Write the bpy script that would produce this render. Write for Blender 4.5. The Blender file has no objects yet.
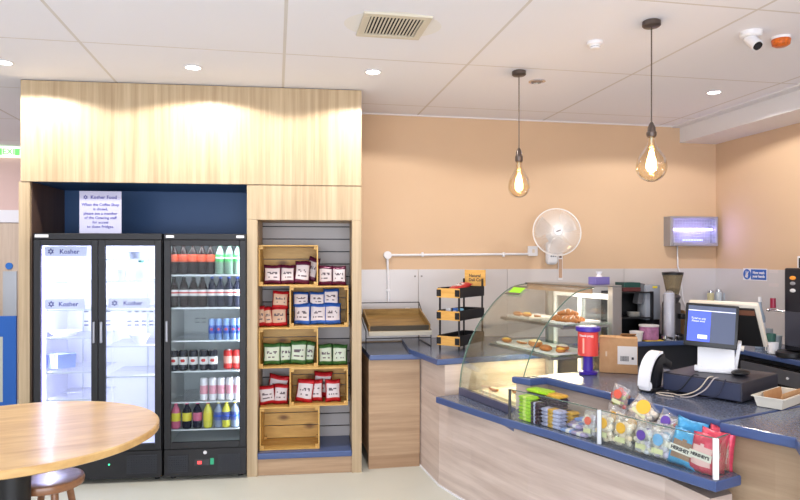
import bpy, bmesh, math, random
from mathutils import Vector, Matrix, Euler
random.seed(7)
PI = math.pi
D = bpy.data
SC = bpy.context.scene
COL = SC.collection

# ------------------------------------------------------------------ camera model (800x500)
FL = 645.0; EYE = 1.6; HZ = 258.0
TH = math.atan(124 / FL); CT = math.cos(TH); ST = math.sin(TH)
def world_z(x, d): return (x * CT + d * ST, d * CT - x * ST)
def at(px, py, h):
    d = FL * (EYE - h) / (py - HZ); return Vector((*world_z((px - 400) / FL * d, d), h))
def on_line(px, o, e):
    """distance along the plan line o + t e where the sight line of column px meets it"""
    dx, dy = world_z((px - 400) / FL, 1.0)
    det = e[0] * -dy + dx * e[1]
    return (-dy * -o[0] + dx * -o[1]) / det
def depth(X, Y): return X * ST + Y * CT
def hgt(py, X, Y): return EYE - (py - HZ) * depth(X, Y) / FL
def onY(px, Y): return on_line(px, (0, Y), (1, 0))
CEIL = 2.855
WALL = 5.55
RIGHT = 4.18

# ------------------------------------------------------------------ materials
def nodes(name):
    m = D.materials.new(name); m.use_nodes = True
    nt = m.node_tree; b = nt.nodes['Principled BSDF']
    return m, nt, b
def inp(b, **k):
    for a, v in k.items():
        a = a.replace('_', ' ')
        if a in b.inputs: b.inputs[a].default_value = v
_mc = {}
def lin(c):
    c = [x / 255 for x in c]
    return tuple((x / 12.92 if x <= .04045 else ((x + .055) / 1.055) ** 2.4) for x in c) + (1,)
def M(name, rgb=None, rough=.5, metal=0, emit=0, coat=0, noise=0, nscale=30, bump=0):
    if name in _mc: return _mc[name]
    m, nt, b = nodes(name); c = lin(rgb)
    inp(b, Base_Color=c, Roughness=rough, Metallic=metal)
    if coat: inp(b, Coat_Weight=coat, Coat_Roughness=.08)
    if emit: inp(b, Emission_Color=c, Emission_Strength=emit)
    if noise or bump:
        tc = nt.nodes.new('ShaderNodeTexCoord'); n = nt.nodes.new('ShaderNodeTexNoise')
        n.inputs['Scale'].default_value = nscale; n.inputs['Detail'].default_value = 4
        nt.links.new(tc.outputs['Object'], n.inputs['Vector'])
        if noise:
            r = nt.nodes.new('ShaderNodeValToRGB')
            r.color_ramp.elements[0].position = .3; r.color_ramp.elements[1].position = .7
            r.color_ramp.elements[0].color = tuple(x * (1 - noise) for x in c[:3]) + (1,)
            r.color_ramp.elements[1].color = tuple(min(1, x * (1 + noise)) for x in c[:3]) + (1,)
            nt.links.new(n.outputs['Fac'], r.inputs['Fac']); nt.links.new(r.outputs['Color'], b.inputs['Base Color'])
        if bump:
            bp = nt.nodes.new('ShaderNodeBump'); bp.inputs['Strength'].default_value = bump; bp.inputs['Distance'].default_value = .01
            nt.links.new(n.outputs['Fac'], bp.inputs['Height']); nt.links.new(bp.outputs['Normal'], b.inputs['Normal'])
    _mc[name] = m; return m
def wood(name, a, c, grain=(40, 40, 1.2), rough=.45, knots=0, coat=0, band=.6):
    if name in _mc: return _mc[name]
    m, nt, b = nodes(name); a = lin(a); c = lin(c)
    tc = nt.nodes.new('ShaderNodeTexCoord'); mp = nt.nodes.new('ShaderNodeMapping')
    mp.inputs['Scale'].default_value = grain
    nt.links.new(tc.outputs['Object'], mp.inputs['Vector'])
    n = nt.nodes.new('ShaderNodeTexNoise'); n.inputs['Scale'].default_value = 1; n.inputs['Detail'].default_value = 5
    n.inputs['Roughness'].default_value = .65; n.inputs['Distortion'].default_value = .2
    nt.links.new(mp.outputs['Vector'], n.inputs['Vector'])
    r = nt.nodes.new('ShaderNodeValToRGB')
    r.color_ramp.elements[0].position = .5 - band / 2.6; r.color_ramp.elements[0].color = a
    r.color_ramp.elements[1].position = .5 + band / 2.6; r.color_ramp.elements[1].color = c
    nt.links.new(n.outputs['Fac'], r.inputs['Fac'])
    out = r.outputs['Color']
    if knots:
        v = nt.nodes.new('ShaderNodeTexVoronoi'); v.inputs['Scale'].default_value = knots
        mp2 = nt.nodes.new('ShaderNodeMapping'); mp2.inputs['Scale'].default_value = (.55, 1, 1)
        nt.links.new(tc.outputs['Object'], mp2.inputs['Vector']); nt.links.new(mp2.outputs['Vector'], v.inputs['Vector'])
        r2 = nt.nodes.new('ShaderNodeValToRGB'); r2.color_ramp.elements[0].position = .05; r2.color_ramp.elements[1].position = .16
        r2.color_ramp.elements[0].color = (.18, .07, .02, 1); r2.color_ramp.elements[1].color = (1, 1, 1, 1)
        nt.links.new(v.outputs['Distance'], r2.inputs['Fac'])
        mx = nt.nodes.new('ShaderNodeMix'); mx.data_type = 'RGBA'; mx.blend_type = 'MULTIPLY'; mx.inputs[0].default_value = .8
        nt.links.new(out, mx.inputs[6]); nt.links.new(r2.outputs['Color'], mx.inputs[7]); out = mx.outputs[2]
    nt.links.new(out, b.inputs['Base Color']); inp(b, Roughness=rough)
    if coat: inp(b, Coat_Weight=coat, Coat_Roughness=.12)
    _mc[name] = m; return m
def glass(name, tint=(245, 252, 250), refl=.07, rough=.0, amount=.0, body=(255, 255, 255)):
    """thin pane: mostly see-through with a mirror share, optionally a little body colour"""
    if name in _mc: return _mc[name]
    m = D.materials.new(name); m.use_nodes = True; nt = m.node_tree; nt.nodes.clear()
    o = nt.nodes.new('ShaderNodeOutputMaterial'); t = nt.nodes.new('ShaderNodeBsdfTransparent'); g = nt.nodes.new('ShaderNodeBsdfGlossy')
    t.inputs['Color'].default_value = lin(tint); g.inputs['Roughness'].default_value = rough
    lw = nt.nodes.new('ShaderNodeLayerWeight'); lw.inputs['Blend'].default_value = .15
    ma = nt.nodes.new('ShaderNodeMath'); ma.operation = 'MULTIPLY_ADD'; ma.inputs[1].default_value = .5; ma.inputs[2].default_value = refl
    nt.links.new(lw.outputs['Fresnel'], ma.inputs[0])
    mx = nt.nodes.new('ShaderNodeMixShader'); nt.links.new(ma.outputs[0], mx.inputs[0])
    nt.links.new(t.outputs[0], mx.inputs[1]); nt.links.new(g.outputs[0], mx.inputs[2]); last = mx.outputs[0]
    if amount:
        d = nt.nodes.new('ShaderNodeBsdfDiffuse'); d.inputs['Color'].default_value = lin(body)
        m2 = nt.nodes.new('ShaderNodeMixShader'); m2.inputs[0].default_value = amount
        nt.links.new(last, m2.inputs[1]); nt.links.new(d.outputs[0], m2.inputs[2]); last = m2.outputs[0]
    nt.links.new(last, o.inputs['Surface'])
    _mc[name] = m; return m

OAK = wood('oak_veneer', (160, 135, 102), (200, 179, 146), (26, 26, .7))
OAKH = wood('horizontal_oak_veneer', (158, 126, 96), (194, 163, 130), (1.2, 1.2, 26))
PALEOAK = wood('pale_washed_veneer', (178, 158, 148), (216, 200, 190), (1.0, 1.0, 17))
PINE = wood('crate_pine', (186, 140, 66), (226, 186, 108), (3, 20, 20), knots=5)
PINEV = wood('crate_pine_upright', (186, 140, 66), (226, 186, 108), (20, 20, 3))
TABLEW = wood('table_top_wood', (184, 140, 84), (224, 188, 126), (2.4, 14, 14), rough=.36, coat=.12)
STOOLW = wood('stool_wood', (120, 78, 50), (164, 116, 80), (3, 22, 22), rough=.3, coat=.4)
RUSTIC = wood('rustic_tray_wood', (110, 84, 44), (172, 138, 82), (4, 26, 26))
CRISPW = wood('stand_pine', (196, 140, 62), (232, 184, 104), (4, 30, 30))
NAVY = M('navy_panel', (34, 74, 122), .5)
BLACK = M('black_plastic', (15, 16, 21), .42)
FRBLACK = M('fridge_black', (12, 13, 20), .5)
DARKSTEEL = M('dark_metal', (52, 52, 54), .4, .7)
STEEL = M('brushed_steel', (176, 178, 182), .32, .9)
CHROME = M('chrome', (215, 215, 220), .12, 1)
WHITE = M('white_plastic', (232, 232, 236), .4)
WPAINT = M('white_paint', (228, 226, 228), .5)
LINER = M('white_fridge_liner', (222, 222, 238), .5)
LINER2 = M('grey_fridge_liner', (192, 196, 200), .5)
CARD = wood('cardboard', (182, 138, 96), (200, 158, 114), (30, 30, 30), rough=.85, band=1)
BLUELAM = M('blue_laminate_edge', (64, 84, 132), .36, coat=.2)
def laminate():
    m, nt, b = nodes('slate_blue_laminate')
    tc = nt.nodes.new('ShaderNodeTexCoord'); n = nt.nodes.new('ShaderNodeTexNoise'); n.inputs['Scale'].default_value = 90; n.inputs['Detail'].default_value = 6
    nt.links.new(tc.outputs['Object'], n.inputs['Vector'])
    r = nt.nodes.new('ShaderNodeValToRGB'); r.color_ramp.elements[0].color = lin((72, 82, 104)); r.color_ramp.elements[1].color = lin((106, 113, 132))
    r.color_ramp.elements[0].position = .35; r.color_ramp.elements[1].position = .65
    nt.links.new(n.outputs['Fac'], r.inputs['Fac']); nt.links.new(r.outputs['Color'], b.inputs['Base Color'])
    inp(b, Roughness=.2)
    return m
LAM = laminate()
PANE = glass('door_pane', (246, 250, 250), .004)
CASEGL = glass('display_glass', (252, 255, 253), .04)
SHGL = glass('shelf_glass', (232, 244, 240), .10)
EDGE = M('green_glass_edge', (84, 116, 108), .15)
FILM = glass('clear_film', (254, 254, 254), .08, .15, .16, (245, 245, 248))

# ------------------------------------------------------------------ mesh builder
class MB:
    def __init__(s): s.bm = bmesh.new()
    def _mi(s, verts, mi):
        for f in {f for v in verts for f in v.link_faces}: f.material_index = mi
    def box(s, c, d, rot=None, bev=0, mi=0, seg=2):
        m = Matrix.Translation(c)
        if rot is not None: m = m @ (Matrix.Rotation(rot, 4, 'Z') if isinstance(rot, (int, float)) else Euler(rot).to_matrix().to_4x4())
        r = bmesh.ops.create_cube(s.bm, size=1, matrix=m @ Matrix.Diagonal((*d, 1)))
        vs = r['verts']; s._mi(vs, mi)
        if bev:
            es = list({e for v in vs for e in v.link_edges})
            bmesh.ops.bevel(s.bm, geom=es, offset=bev, segments=seg, profile=.5, affect='EDGES', material=-1)
        return s
    def bx(s, x0, x1, y0, y1, z0, z1, bev=0, mi=0):
        return s.box(((x0 + x1) / 2, (y0 + y1) / 2, (z0 + z1) / 2), (abs(x1 - x0), abs(y1 - y0), abs(z1 - z0)), None, bev, mi)
    def cyl(s, a, b, r, r2=None, n=16, mi=0):
        a = Vector(a); b = Vector(b); d = b - a; L = d.length
        q = d.to_track_quat('Z', 'Y').to_matrix().to_4x4()
        m = Matrix.Translation((a + b) / 2) @ q
        rr = bmesh.ops.create_cone(s.bm, cap_ends=True, segments=n, radius1=r, radius2=r if r2 is None else r2, depth=L, matrix=m)
        s._mi(rr['verts'], mi)
        return s
    def sph(s, c, r, sc=(1, 1, 1), n=12, mi=0, rot=None):
        m = Matrix.Translation(c)
        if rot: m = m @ Euler(rot).to_matrix().to_4x4()
        rr = bmesh.ops.create_uvsphere(s.bm, u_segments=n * 2, v_segments=n, radius=r, matrix=m @ Matrix.Diagonal((*sc, 1)))
        s._mi(rr['verts'], mi); return s
    def lathe(s, prof, c=(0, 0, 0), n=24, mi=0, mx=None):
        rings = []
        for r, z in prof:
            ring = []
            for k in range(n):
                a = 2 * PI * k / n; p = Vector((r * math.cos(a), r * math.sin(a), z))
                if mx is not None: p = mx @ p
                ring.append(s.bm.verts.new(p + Vector(c)))
            rings.append(ring)
        for i in range(len(rings) - 1):
            for k in range(n):
                f = s.bm.faces.new((rings[i][k], rings[i][(k + 1) % n], rings[i + 1][(k + 1) % n], rings[i + 1][k])); f.material_index = mi
        for ring, rv in ((rings[0], True), (rings[-1], False)):
            try:
                f = s.bm.faces.new(ring[::-1] if rv else ring); f.material_index = mi
            except ValueError: pass
        return s
    def prism(s, poly, z0, z1, mi=0, bev=0):
        a = [s.bm.verts.new((p[0], p[1], z0)) for p in poly]; b = [s.bm.verts.new((p[0], p[1], z1)) for p in poly]; n = len(poly); fs = []
        fs.append(s.bm.faces.new(a[::-1])); fs.append(s.bm.faces.new(b))
        for i in range(n): fs.append(s.bm.faces.new((a[i], a[(i + 1) % n], b[(i + 1) % n], b[i])))
        for f in fs: f.material_index = mi
        bmesh.ops.recalc_face_normals(s.bm, faces=fs)
        if bev:
            es = [e for e in fs[1].edges] + [e for e in fs[0].edges]
            bmesh.ops.bevel(s.bm, geom=es, offset=bev, segments=3, profile=.5, affect='EDGES', material=-1)
        return s
    def loft(s, pts, w, th, axis=0, mi=0):
        """strip through 2-D points (a, z) of thickness th, extruded by the range w=(w0,w1) along x (axis 0) or y (axis 1)"""
        n = len(pts); nor = []
        for i in range(n):
            p = Vector(pts[max(0, i - 1)]); q = Vector(pts[min(n - 1, i + 1)]); t = (q - p).normalized(); nor.append(Vector((-t.y, t.x)))
        loop = [Vector(pts[i]) for i in range(n)] + [Vector(pts[i]) + nor[i] * th for i in reversed(range(n))]
        def P(v, w_): return (w_, v.x, v.y) if axis == 0 else (v.x, w_, v.y)
        A = [s.bm.verts.new(P(v, w[0])) for v in loop]; B = [s.bm.verts.new(P(v, w[1])) for v in loop]; m = len(loop); fs = []
        for i in range(m): fs.append(s.bm.faces.new((A[i], A[(i + 1) % m], B[(i + 1) % m], B[i])))
        for i in range(n - 1):
            j = m - 1 - i
            fs.append(s.bm.faces.new((A[i], A[j], A[j - 1], A[i + 1]))); fs.append(s.bm.faces.new((B[i], B[i + 1], B[j - 1], B[j])))
        for f in fs: f.material_index = mi
        bmesh.ops.recalc_face_normals(s.bm, faces=fs); return s
    def tube(s, pts, r, n=8, mi=0):
        pts = [Vector(p) for p in pts]; rings = []
        for i, p in enumerate(pts):
            t = (pts[min(i + 1, len(pts) - 1)] - pts[max(0, i - 1)]).normalized()
            u = t.orthogonal().normalized() if i == 0 else (u - t * u.dot(t)).normalized()
            v = t.cross(u)
            rings.append([s.bm.verts.new(p + (u * math.cos(2 * PI * k / n) + v * math.sin(2 * PI * k / n)) * r) for k in range(n)])
        for i in range(len(rings) - 1):
            for k in range(n):
                f = s.bm.faces.new((rings[i][k], rings[i][(k + 1) % n], rings[i + 1][(k + 1) % n], rings[i + 1][k])); f.material_index = mi
        for ring in (rings[0][::-1], rings[-1]): s.bm.faces.new(ring).material_index = mi
        return s
    def poly3(s, pts, mi=0):
        f = s.bm.faces.new([s.bm.verts.new(p) for p in pts]); f.material_index = mi; return s
    def xf(s, m): bmesh.ops.transform(s.bm, matrix=m, verts=s.bm.verts); return s
    def build(s, name, mats, parent=None, smooth=False, loc=None, rot=None):
        me = D.meshes.new(name)
        if smooth is True:
            for f in s.bm.faces: f.smooth = True
        s.bm.to_mesh(me); s.bm.free()
        for m in (mats if isinstance(mats, (list, tuple)) else [mats]): me.materials.append(m)
        o = D.objects.new(name, me); COL.objects.link(o)
        if smooth == 'auto':
            for p in me.polygons: p.use_smooth = True
            try: me.set_sharp_from_angle(angle=math.radians(38))
            except Exception: pass
        if parent is not None: o.parent = parent
        if loc is not None: o.location = loc
        if rot is not None: o.rotation_euler = (0, 0, rot) if isinstance(rot, (int, float)) else rot
        return o
def tag(o, label=None, cat=None, group=None, kind=None):
    if label: o['label'] = label
    if cat: o['category'] = cat
    if group: o['group'] = group
    if kind: o['kind'] = kind
    return o
def thing(name, label, cat, loc=(0, 0, 0), rot=0, group=None):
    o = D.objects.new(name, None); COL.objects.link(o); o.empty_display_size = .1
    o.location = loc; o.rotation_euler = (0, 0, rot) if isinstance(rot, (int, float)) else rot
    return tag(o, label, cat, group)
def struct(o): o['kind'] = 'structure'; return o
def kids(o): return [c for c in D.objects if c.parent == o]
def copy_tree(o, parent=None):
    c = o.copy(); COL.objects.link(c)
    if parent is not None: c.parent = parent
    for ch in kids(o): copy_tree(ch, c)
    return c
def text(name, body, size, mat, mx, parent=None, align='CENTER', ext=.0006, spacing=1.0, bold=0, line=1.0):
    cu = D.curves.new(name, 'FONT'); cu.body = body; cu.size = size; cu.align_x = align; cu.align_y = 'CENTER'
    cu.extrude = ext; cu.space_character = spacing; cu.offset = bold; cu.space_line = line; cu.resolution_u = 2
    t = D.objects.new(name, cu); COL.objects.link(t); bpy.context.view_layer.update()
    me = D.meshes.new_from_object(t.evaluated_get(bpy.context.evaluated_depsgraph_get()))
    D.objects.remove(t); me.transform(mx); me.name = name; me.materials.clear(); me.materials.append(mat)
    o = D.objects.new(name, me); COL.objects.link(o)
    if parent is not None: o.parent = parent
    return o
FRONT = Matrix.Rotation(PI / 2, 4, 'X')          # lettering that faces -Y
def TF(x, y, z): return Matrix.Translation((x, y, z)) @ FRONT
ORD = ['leftmost', 'second from left', 'third from left', 'fourth from left', 'fifth from left', 'sixth from left', 'seventh from left', 'eighth from left']
INK = M('dark_print', (40, 40, 52), .6)
KOSHER = M('violet_print', (70, 66, 150), .6)
def star(mb, c, r, th=.001, mi=0):
    for a0 in (PI / 2, -PI / 2):
        o = [(c[0] + r * math.cos(a0 + k * 2 * PI / 3), c[2] + r * math.sin(a0 + k * 2 * PI / 3)) for k in range(3)]
        i = [(c[0] + r * .62 * math.cos(a0 + k * 2 * PI / 3), c[2] + r * .62 * math.sin(a0 + k * 2 * PI / 3)) for k in range(3)]
        for k in range(3):
            q = (k + 1) % 3
            mb.poly3([(p[0], c[1] - th, p[1]) for p in (o[k], o[q], i[q], i[k])], mi)

# ------------------------------------------------------------------ room shell
def floor_mat():
    m, nt, b = nodes('cream_vinyl')
    tc = nt.nodes.new('ShaderNodeTexCoord'); n = nt.nodes.new('ShaderNodeTexNoise'); n.inputs['Scale'].default_value = 3; n.inputs['Detail'].default_value = 8
    nt.links.new(tc.outputs['Object'], n.inputs['Vector'])
    r = nt.nodes.new('ShaderNodeValToRGB'); r.color_ramp.elements[0].color = lin((206, 206, 194)); r.color_ramp.elements[1].color = lin((216, 216, 204))
    nt.links.new(n.outputs['Fac'], r.inputs['Fac']); nt.links.new(r.outputs['Color'], b.inputs['Base Color']); inp(b, Roughness=.38)
    return m
def ceil_mat():
    m, nt, b = nodes('ceiling_tiles')
    tc = nt.nodes.new('ShaderNodeTexCoord'); sp = nt.nodes.new('ShaderNodeSeparateXYZ'); nt.links.new(tc.outputs['Object'], sp.inputs[0])
    outs = []
    for ax, off, w in (('X', .05, .009), ('Y', 4.03, .007)):
        a = nt.nodes.new('ShaderNodeMath'); a.operation = 'SUBTRACT'; a.inputs[1].default_value = off; nt.links.new(sp.outputs[ax], a.inputs[0])
        p = nt.nodes.new('ShaderNodeMath'); p.operation = 'PINGPONG'; p.inputs[1].default_value = .585; nt.links.new(a.outputs[0], p.inputs[0])
        l = nt.nodes.new('ShaderNodeMath'); l.operation = 'LESS_THAN'; l.inputs[1].default_value = w; nt.links.new(p.outputs[0], l.inputs[0]); outs.append(l)
    mxm = nt.nodes.new('ShaderNodeMath'); mxm.operation = 'MAXIMUM'; nt.links.new(outs[0].outputs[0], mxm.inputs[0]); nt.links.new(outs[1].outputs[0], mxm.inputs[1])
    n = nt.nodes.new('ShaderNodeTexNoise'); n.inputs['Scale'].default_value = 1.3; nt.links.new(tc.outputs['Object'], n.inputs['Vector'])
    mx0 = nt.nodes.new('ShaderNodeMix'); mx0.data_type = 'RGBA'; mx0.inputs[6].default_value = lin((236, 236, 244)); mx0.inputs[7].default_value = lin((240, 240, 247)); nt.links.new(n.outputs['Fac'], mx0.inputs[0])
    mx = nt.nodes.new('ShaderNodeMix'); mx.data_type = 'RGBA'; nt.links.new(mxm.outputs[0], mx.inputs[0]); nt.links.new(mx0.outputs[2], mx.inputs[6]); mx.inputs[7].default_value = lin((214, 210, 208))
    nt.links.new(mx.outputs[2], b.inputs['Base Color']); inp(b, Roughness=.85)
    return m
WALLM = M('peach_wall_paint', (210, 179, 147), .75, noise=.02, nscale=2)
SPLASH = M('grey_splash_sheet', (206, 202, 202), .32, .1, noise=.03, nscale=2)
struct(MB().bx(-7, RIGHT + .15, -3, 8.2, -.1, 0).build('floor', floor_mat()))
struct(MB().bx(-7, RIGHT + .15, -3, 8.2, CEIL, CEIL + .1).build('ceiling', ceil_mat()))
struct(MB().bx(-1.72, RIGHT + .15, WALL, WALL + .1, 0, CEIL).build('wall_back', WALLM))
struct(MB().bx(RIGHT, RIGHT + .15, -3, WALL, 0, CEIL).build('wall_right', WALLM))
struct(MB().bx(-7.1, -7, -3, 8.2, 0, CEIL).build('wall_left', WPAINT))
PINKW = M('pinkish_corridor_paint', (214, 184, 174), .75)
struct(MB().bx(-7, -1.6, 8.0, 8.1, 0, CEIL).build('wall_corridor', PINKW))
struct(MB().bx(-1.72, -1.6, WALL + .1, 8.0, 0, CEIL).build('wall_passage', PINKW))
# corridor door with white head frame
dr = struct(MB().bx(-4.3, -2.55, 7.95, 8.0, 2.0, 2.14).bx(-2.62, -2.55, 7.95, 8.0, 0, 2.0).bx(-4.3, -4.23, 7.95, 8.0, 0, 2.0).build('trim_1', WPAINT))
DOORW = wood('corridor_door_wood', (186, 164, 142), (214, 196, 176), (22, 22, 1))
dr = struct(MB().bx(-3.42, -2.63, 7.96, 7.995, .01, 1.99).build('door_1', DOORW))
dr2 = struct(MB().bx(-4.22, -3.43, 7.96, 7.995, .01, 1.99).build('door_2', DOORW))
fx = onY(10, 7.95)
MB().bx(fx - .07, fx + .07, 7.945, 7.96, .93, 1.45).build('finger_plate', STEEL, dr)
MB().cyl((onY(9, 7.95), 7.96, 1.51), (onY(9, 7.95), 7.948, 1.51), .038, n=24).build('fire_door_disc', M('sign_blue', (38, 112, 196), .5), dr)
# dropped box along the right wall
sof = struct(MB().bx(3.79, RIGHT, .2, WALL, 2.70, CEIL).build('trim_2', WPAINT))
struct(MB().bx(3.70, 3.79, .2, WALL, 2.842, CEIL).build('trim_3', WPAINT))
struct(MB().bx(.66, 3.70, WALL - .02, WALL, 2.846, CEIL).build('trim_4', WPAINT))
# grey splash sheets
def splash(x0, x1, name):
    return struct(MB().bx(x0, x1, WALL - .012, WALL, .88, 1.50).build(name, SPLASH))
for i, (a, b_) in enumerate(((.63, onY(418, WALL) - .002), (onY(418, WALL) + .002, 2.05), (2.054, 3.2), (3.204, RIGHT))):
    splash(a, b_, 'trim_%d' % (5 + i))
struct(MB().bx(RIGHT - .012, RIGHT, 2.0, WALL - .012, .88, 1.50).build('trim_9', SPLASH))

# ------------------------------------------------------------------ oak unit with fridge and crate alcoves
PHI = math.radians(-4); UB = Vector((.63, 4.785)); E1 = Vector((math.cos(PHI), math.sin(PHI))); E2 = Vector((-math.sin(PHI), math.cos(PHI)))
def UX(px, d=0): return on_line(px, UB + E2 * d, E1)
def UP(x, y): return UB + E1 * x + E2 * y
def UH(px, py, d=0):
    p = UP(UX(px, d), d); return hgt(py, p.x, p.y)
def UW(x, y, z=0):
    p = UP(x, y); return (p.x, p.y, z)
xL, xFl, xM0, xM1, xR0, xR1 = UX(19), UX(30), UX(247), UX(257.5), UX(352), UX(361.5)
zA = UH(247, 184.5); zB = UH(300, 220); 
u = thing('alcove_unit', 'tall oak veneer unit with fridge alcove and crate alcove, under the ceiling', 'unit', UW(0, 0), PHI)
MB().bx(xL + .015, xR1, -.012, .018, zA, CEIL - .006, .002).build('upper_panel', OAK, u)
MB().bx(xM0, xR1, -.006, .018, zB, zA - .002, .001).build('header_panel', OAK, u)
MB().bx(xL, xFl, -.006, .60, 0, zA - .002, .001).build('side_panel', OAK, u)
MB().bx(xFl, xFl + .006, .02, .60, 0, zA - .002).build('dark_lining', wood('dark_brown_lining', (70, 52, 44), (96, 74, 62), (26, 26, .7)), u)
MB().bx(xM0, xM1, -.006, .60, 0, zB - .001, .001).bx(xM0 + .002, xM0 + .02, .018, .6, zB, zA).build('side_panel', OAK, u)
MB().bx(xR0, xR1, -.006, .6, 0, zB - .001, .001).build('side_panel', OAK, u)
MB().bx(xFl, xM0, .60, .615, 0, zA + .02).build('back_panel', NAVY, u)
MB().bx(xFl, xM0, .019, .60, zA, zA + .018).build('alcove_lining', NAVY, u)
MB().bx(xL + .015, xL + .035, .018, .61, zA, CEIL - .006).build('upper_side', OAK, u); MB().bx(xR1 - .02, xR1, .018, .68, zB, CEIL - .006).build('upper_side', OAK, u)
SLAT = M('grey_slatwall', (182, 178, 178), .5)
mb = MB(); z = .155
while z < zB: mb.bx(xM1, xR0, .40, .415, z, min(z + .092, zB), .003); z += .1
mb.bx(xM1, xR0, .415, .42, .1, zB, 0, 1)
mb.build('slatted_back_panel', [SLAT, BLACK], u)
zS = UH(300, 451.5)
MB().bx(xM1 + .001, xR0 - .001, -.02, .40, zS - .045, zS, .008).build('base_shelf', BLUELAM, u)
MB().bx(xM1, xR0, .012, .03, 0, zS - .046).build('plinth', OAKH, u)
MB().bx(xM1, xR0, .0, .40, zB + .001, zB + .015).build('alcove_top', OAK, u)

# ------------------------------------------------------------------ fridges
def grille(x0, x1, z0, z1, y, nx=9, nz=8):
    mb = MB().bx(x0, x1, y - .002, y, z0, z1)
    dx = (x1 - x0) / nx; dz = (z1 - z0) / nz
    for i in range(nx):
        for j in range(nz):
            mb.box((x0 + (i + .5) * dx, y - .0035, z0 + (j + .5) * dz), (dx * .72, .003, dz * .22), (0, -.6, 0), 0, 1)
    return mb
GRM = [M('grille_gap', (6, 7, 10), .7), M('grille_slat', (84, 90, 106), .4)]
VIOLED = M('fridge_led', (226, 224, 255), .5, emit=3)
def fridge(px0, px1, doors, liner, label, name):
    x0, x1 = UX(px0, -.03), UX(px1, -.03); w = x1 - x0; dpt = .55
    top = 1.775; f = thing(name, label, 'fridge', UW((x0 + x1) / 2, -.03), PHI)
    a, b = -w / 2 + .002, w / 2 - .002
    zg0, zg1 = .275, 1.70
    zb = UH((px0 + px1) / 2, 441)
    zb = .225
    MB().bx(a, a + .03, .03, dpt, .03, top).bx(b - .03, b, .03, dpt, .03, top).bx(a + .03, b - .03, dpt - .03, dpt, .03, top).bx(a + .03, b - .03, .03, dpt - .03, top - .05, top).bx(a + .03, b - .03, .03, dpt - .03, .03, .25).build('cabinet', FRBLACK, f)
    for sx in (a + .05, b - .05):
        for sy in (.08, dpt - .06): MB().cyl((sx, sy, 0), (sx, sy, .031), .018, n=12).build('foot', BLACK, f)
    MB().bx(a + .0305, a + .036, .035, dpt - .036, .2505, top - .051).bx(b - .036, b - .0305, .035, dpt - .036, .2505, top - .051).bx(a + .036, b - .036, dpt - .036, dpt - .0305, .2505, top - .051).bx(a + .036, b - .036, .035, dpt - .036, .2505, .256).bx(a + .036, b - .036, .035, dpt - .036, top - .057, top - .051).build('liner', liner, f)
    MB().bx(a, b, 0, .03, top - .045, top, .004).build('top_rail', FRBLACK, f)
    MB().bx(a, b, .002, .03, .03, zb, .004).build('lower_panel', FRBLACK, f)
    dw = (b - a) / doors; t = .045
    for k in range(doors):
        p, q = a + k * dw + .002, a + (k + 1) * dw - .002
        z0, z1 = zb + .004, top - .048
        dd = MB().bx(p, p + t, -.005, .028, z0, z1, .003).bx(q - t, q, -.005, .028, z0, z1, .003).bx(p + t, q - t, -.005, .028, z1 - .04, z1, .003).bx(p + t, q - t, -.005, .028, z0, z0 + .045, .003).build('door', FRBLACK, f)
        MB().bx(p + t, q - t, .008, .012, z0 + .045, z1 - .04).build('pane', PANE, dd)
        hx = q - .022 if (doors == 2 and k == 0) else p + .022
        MB().bx(hx - .008, hx + .008, -.028, -.006, 1.0, 1.15, .006).build('handle', M('grey_handle', (150, 152, 160), .35, .6), dd)
    return f, a, b, top, zb
f1, a1, b1, ftop, zb1 = fridge(33, 162, 2, LINER, 'black double glass door fridge, brightly lit, left of the drinks fridge', 'double_door_fridge')
f2, a2, b2, _, zb2 = fridge(163.5, 246.5, 1, LINER2, 'black single door drinks fridge filled with bottles and cans, beside the crate alcove', 'drinks_fridge')
# badges, grilles, controls
MB().bx(a1 + .01, a1 + .1, -.002, 0, ftop - .03, ftop - .01).build('badge', WHITE, f1)
grille(b1 - .24, b1 - .03, .06, .20, .0015, 12).build('vent_grille', GRM, f1)
MB().cyl((b1 - .36, .002, .135), (b1 - .36, -.002, .135), .006, n=10).build('indicator_lamp', M('green_led', (60, 220, 150), .4, emit=2), f1)
grille(a2 + .03, a2 + .17, .06, .185, .0015, 9).build('vent_grille', GRM, f2)
grille(b2 - .2, b2 - .04, .06, .185, .0015, 9).build('vent_grille', GRM, f2)
MB().bx(-.075, .03, -.002, .002, .105, .15, .001).build('controller', M('controller_face', (44, 44, 50), .3), f2)
MB().bx(-.055, -.025, -.004, -.002, .115, .138).build('red_readout', M('red_readout', (230, 70, 70), .4, emit=1), f2)
MB().bx(.035, .06, -.003, .001, .11, .155).build('green_switch', M('green_switch', (40, 150, 110), .4, emit=.3), f2)
MB().cyl((0, .002, .2), (0, -.008, .2), .013, n=16).build('lock', CHROME, f2)
MB().bx(a2 + .015, a2 + .07, -.002, 0, ftop - .03, ftop - .012).bx(b2 - .07, b2 - .015, -.002, 0, ftop - .03, ftop - .012).build('badge', WHITE, f2)
# light strips
for xx in (a1 + .05, ):
    MB().bx(xx - .008, xx + .008, .045, .06, .28, 1.66).build('light_strip', M('violet_led_strip', (196, 184, 255), .5, emit=5), f1)
MB().bx(a1 + .1, b1 - .1, .05, .07, 1.695, 1.707).build('light_strip', VIOLED, f1)
MB().bx(a2 + .06, b2 - .06, .05, .07, 1.695, 1.707).build('light_strip', M('cool_led', (230, 236, 255), .5, emit=1.5), f2)
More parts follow.
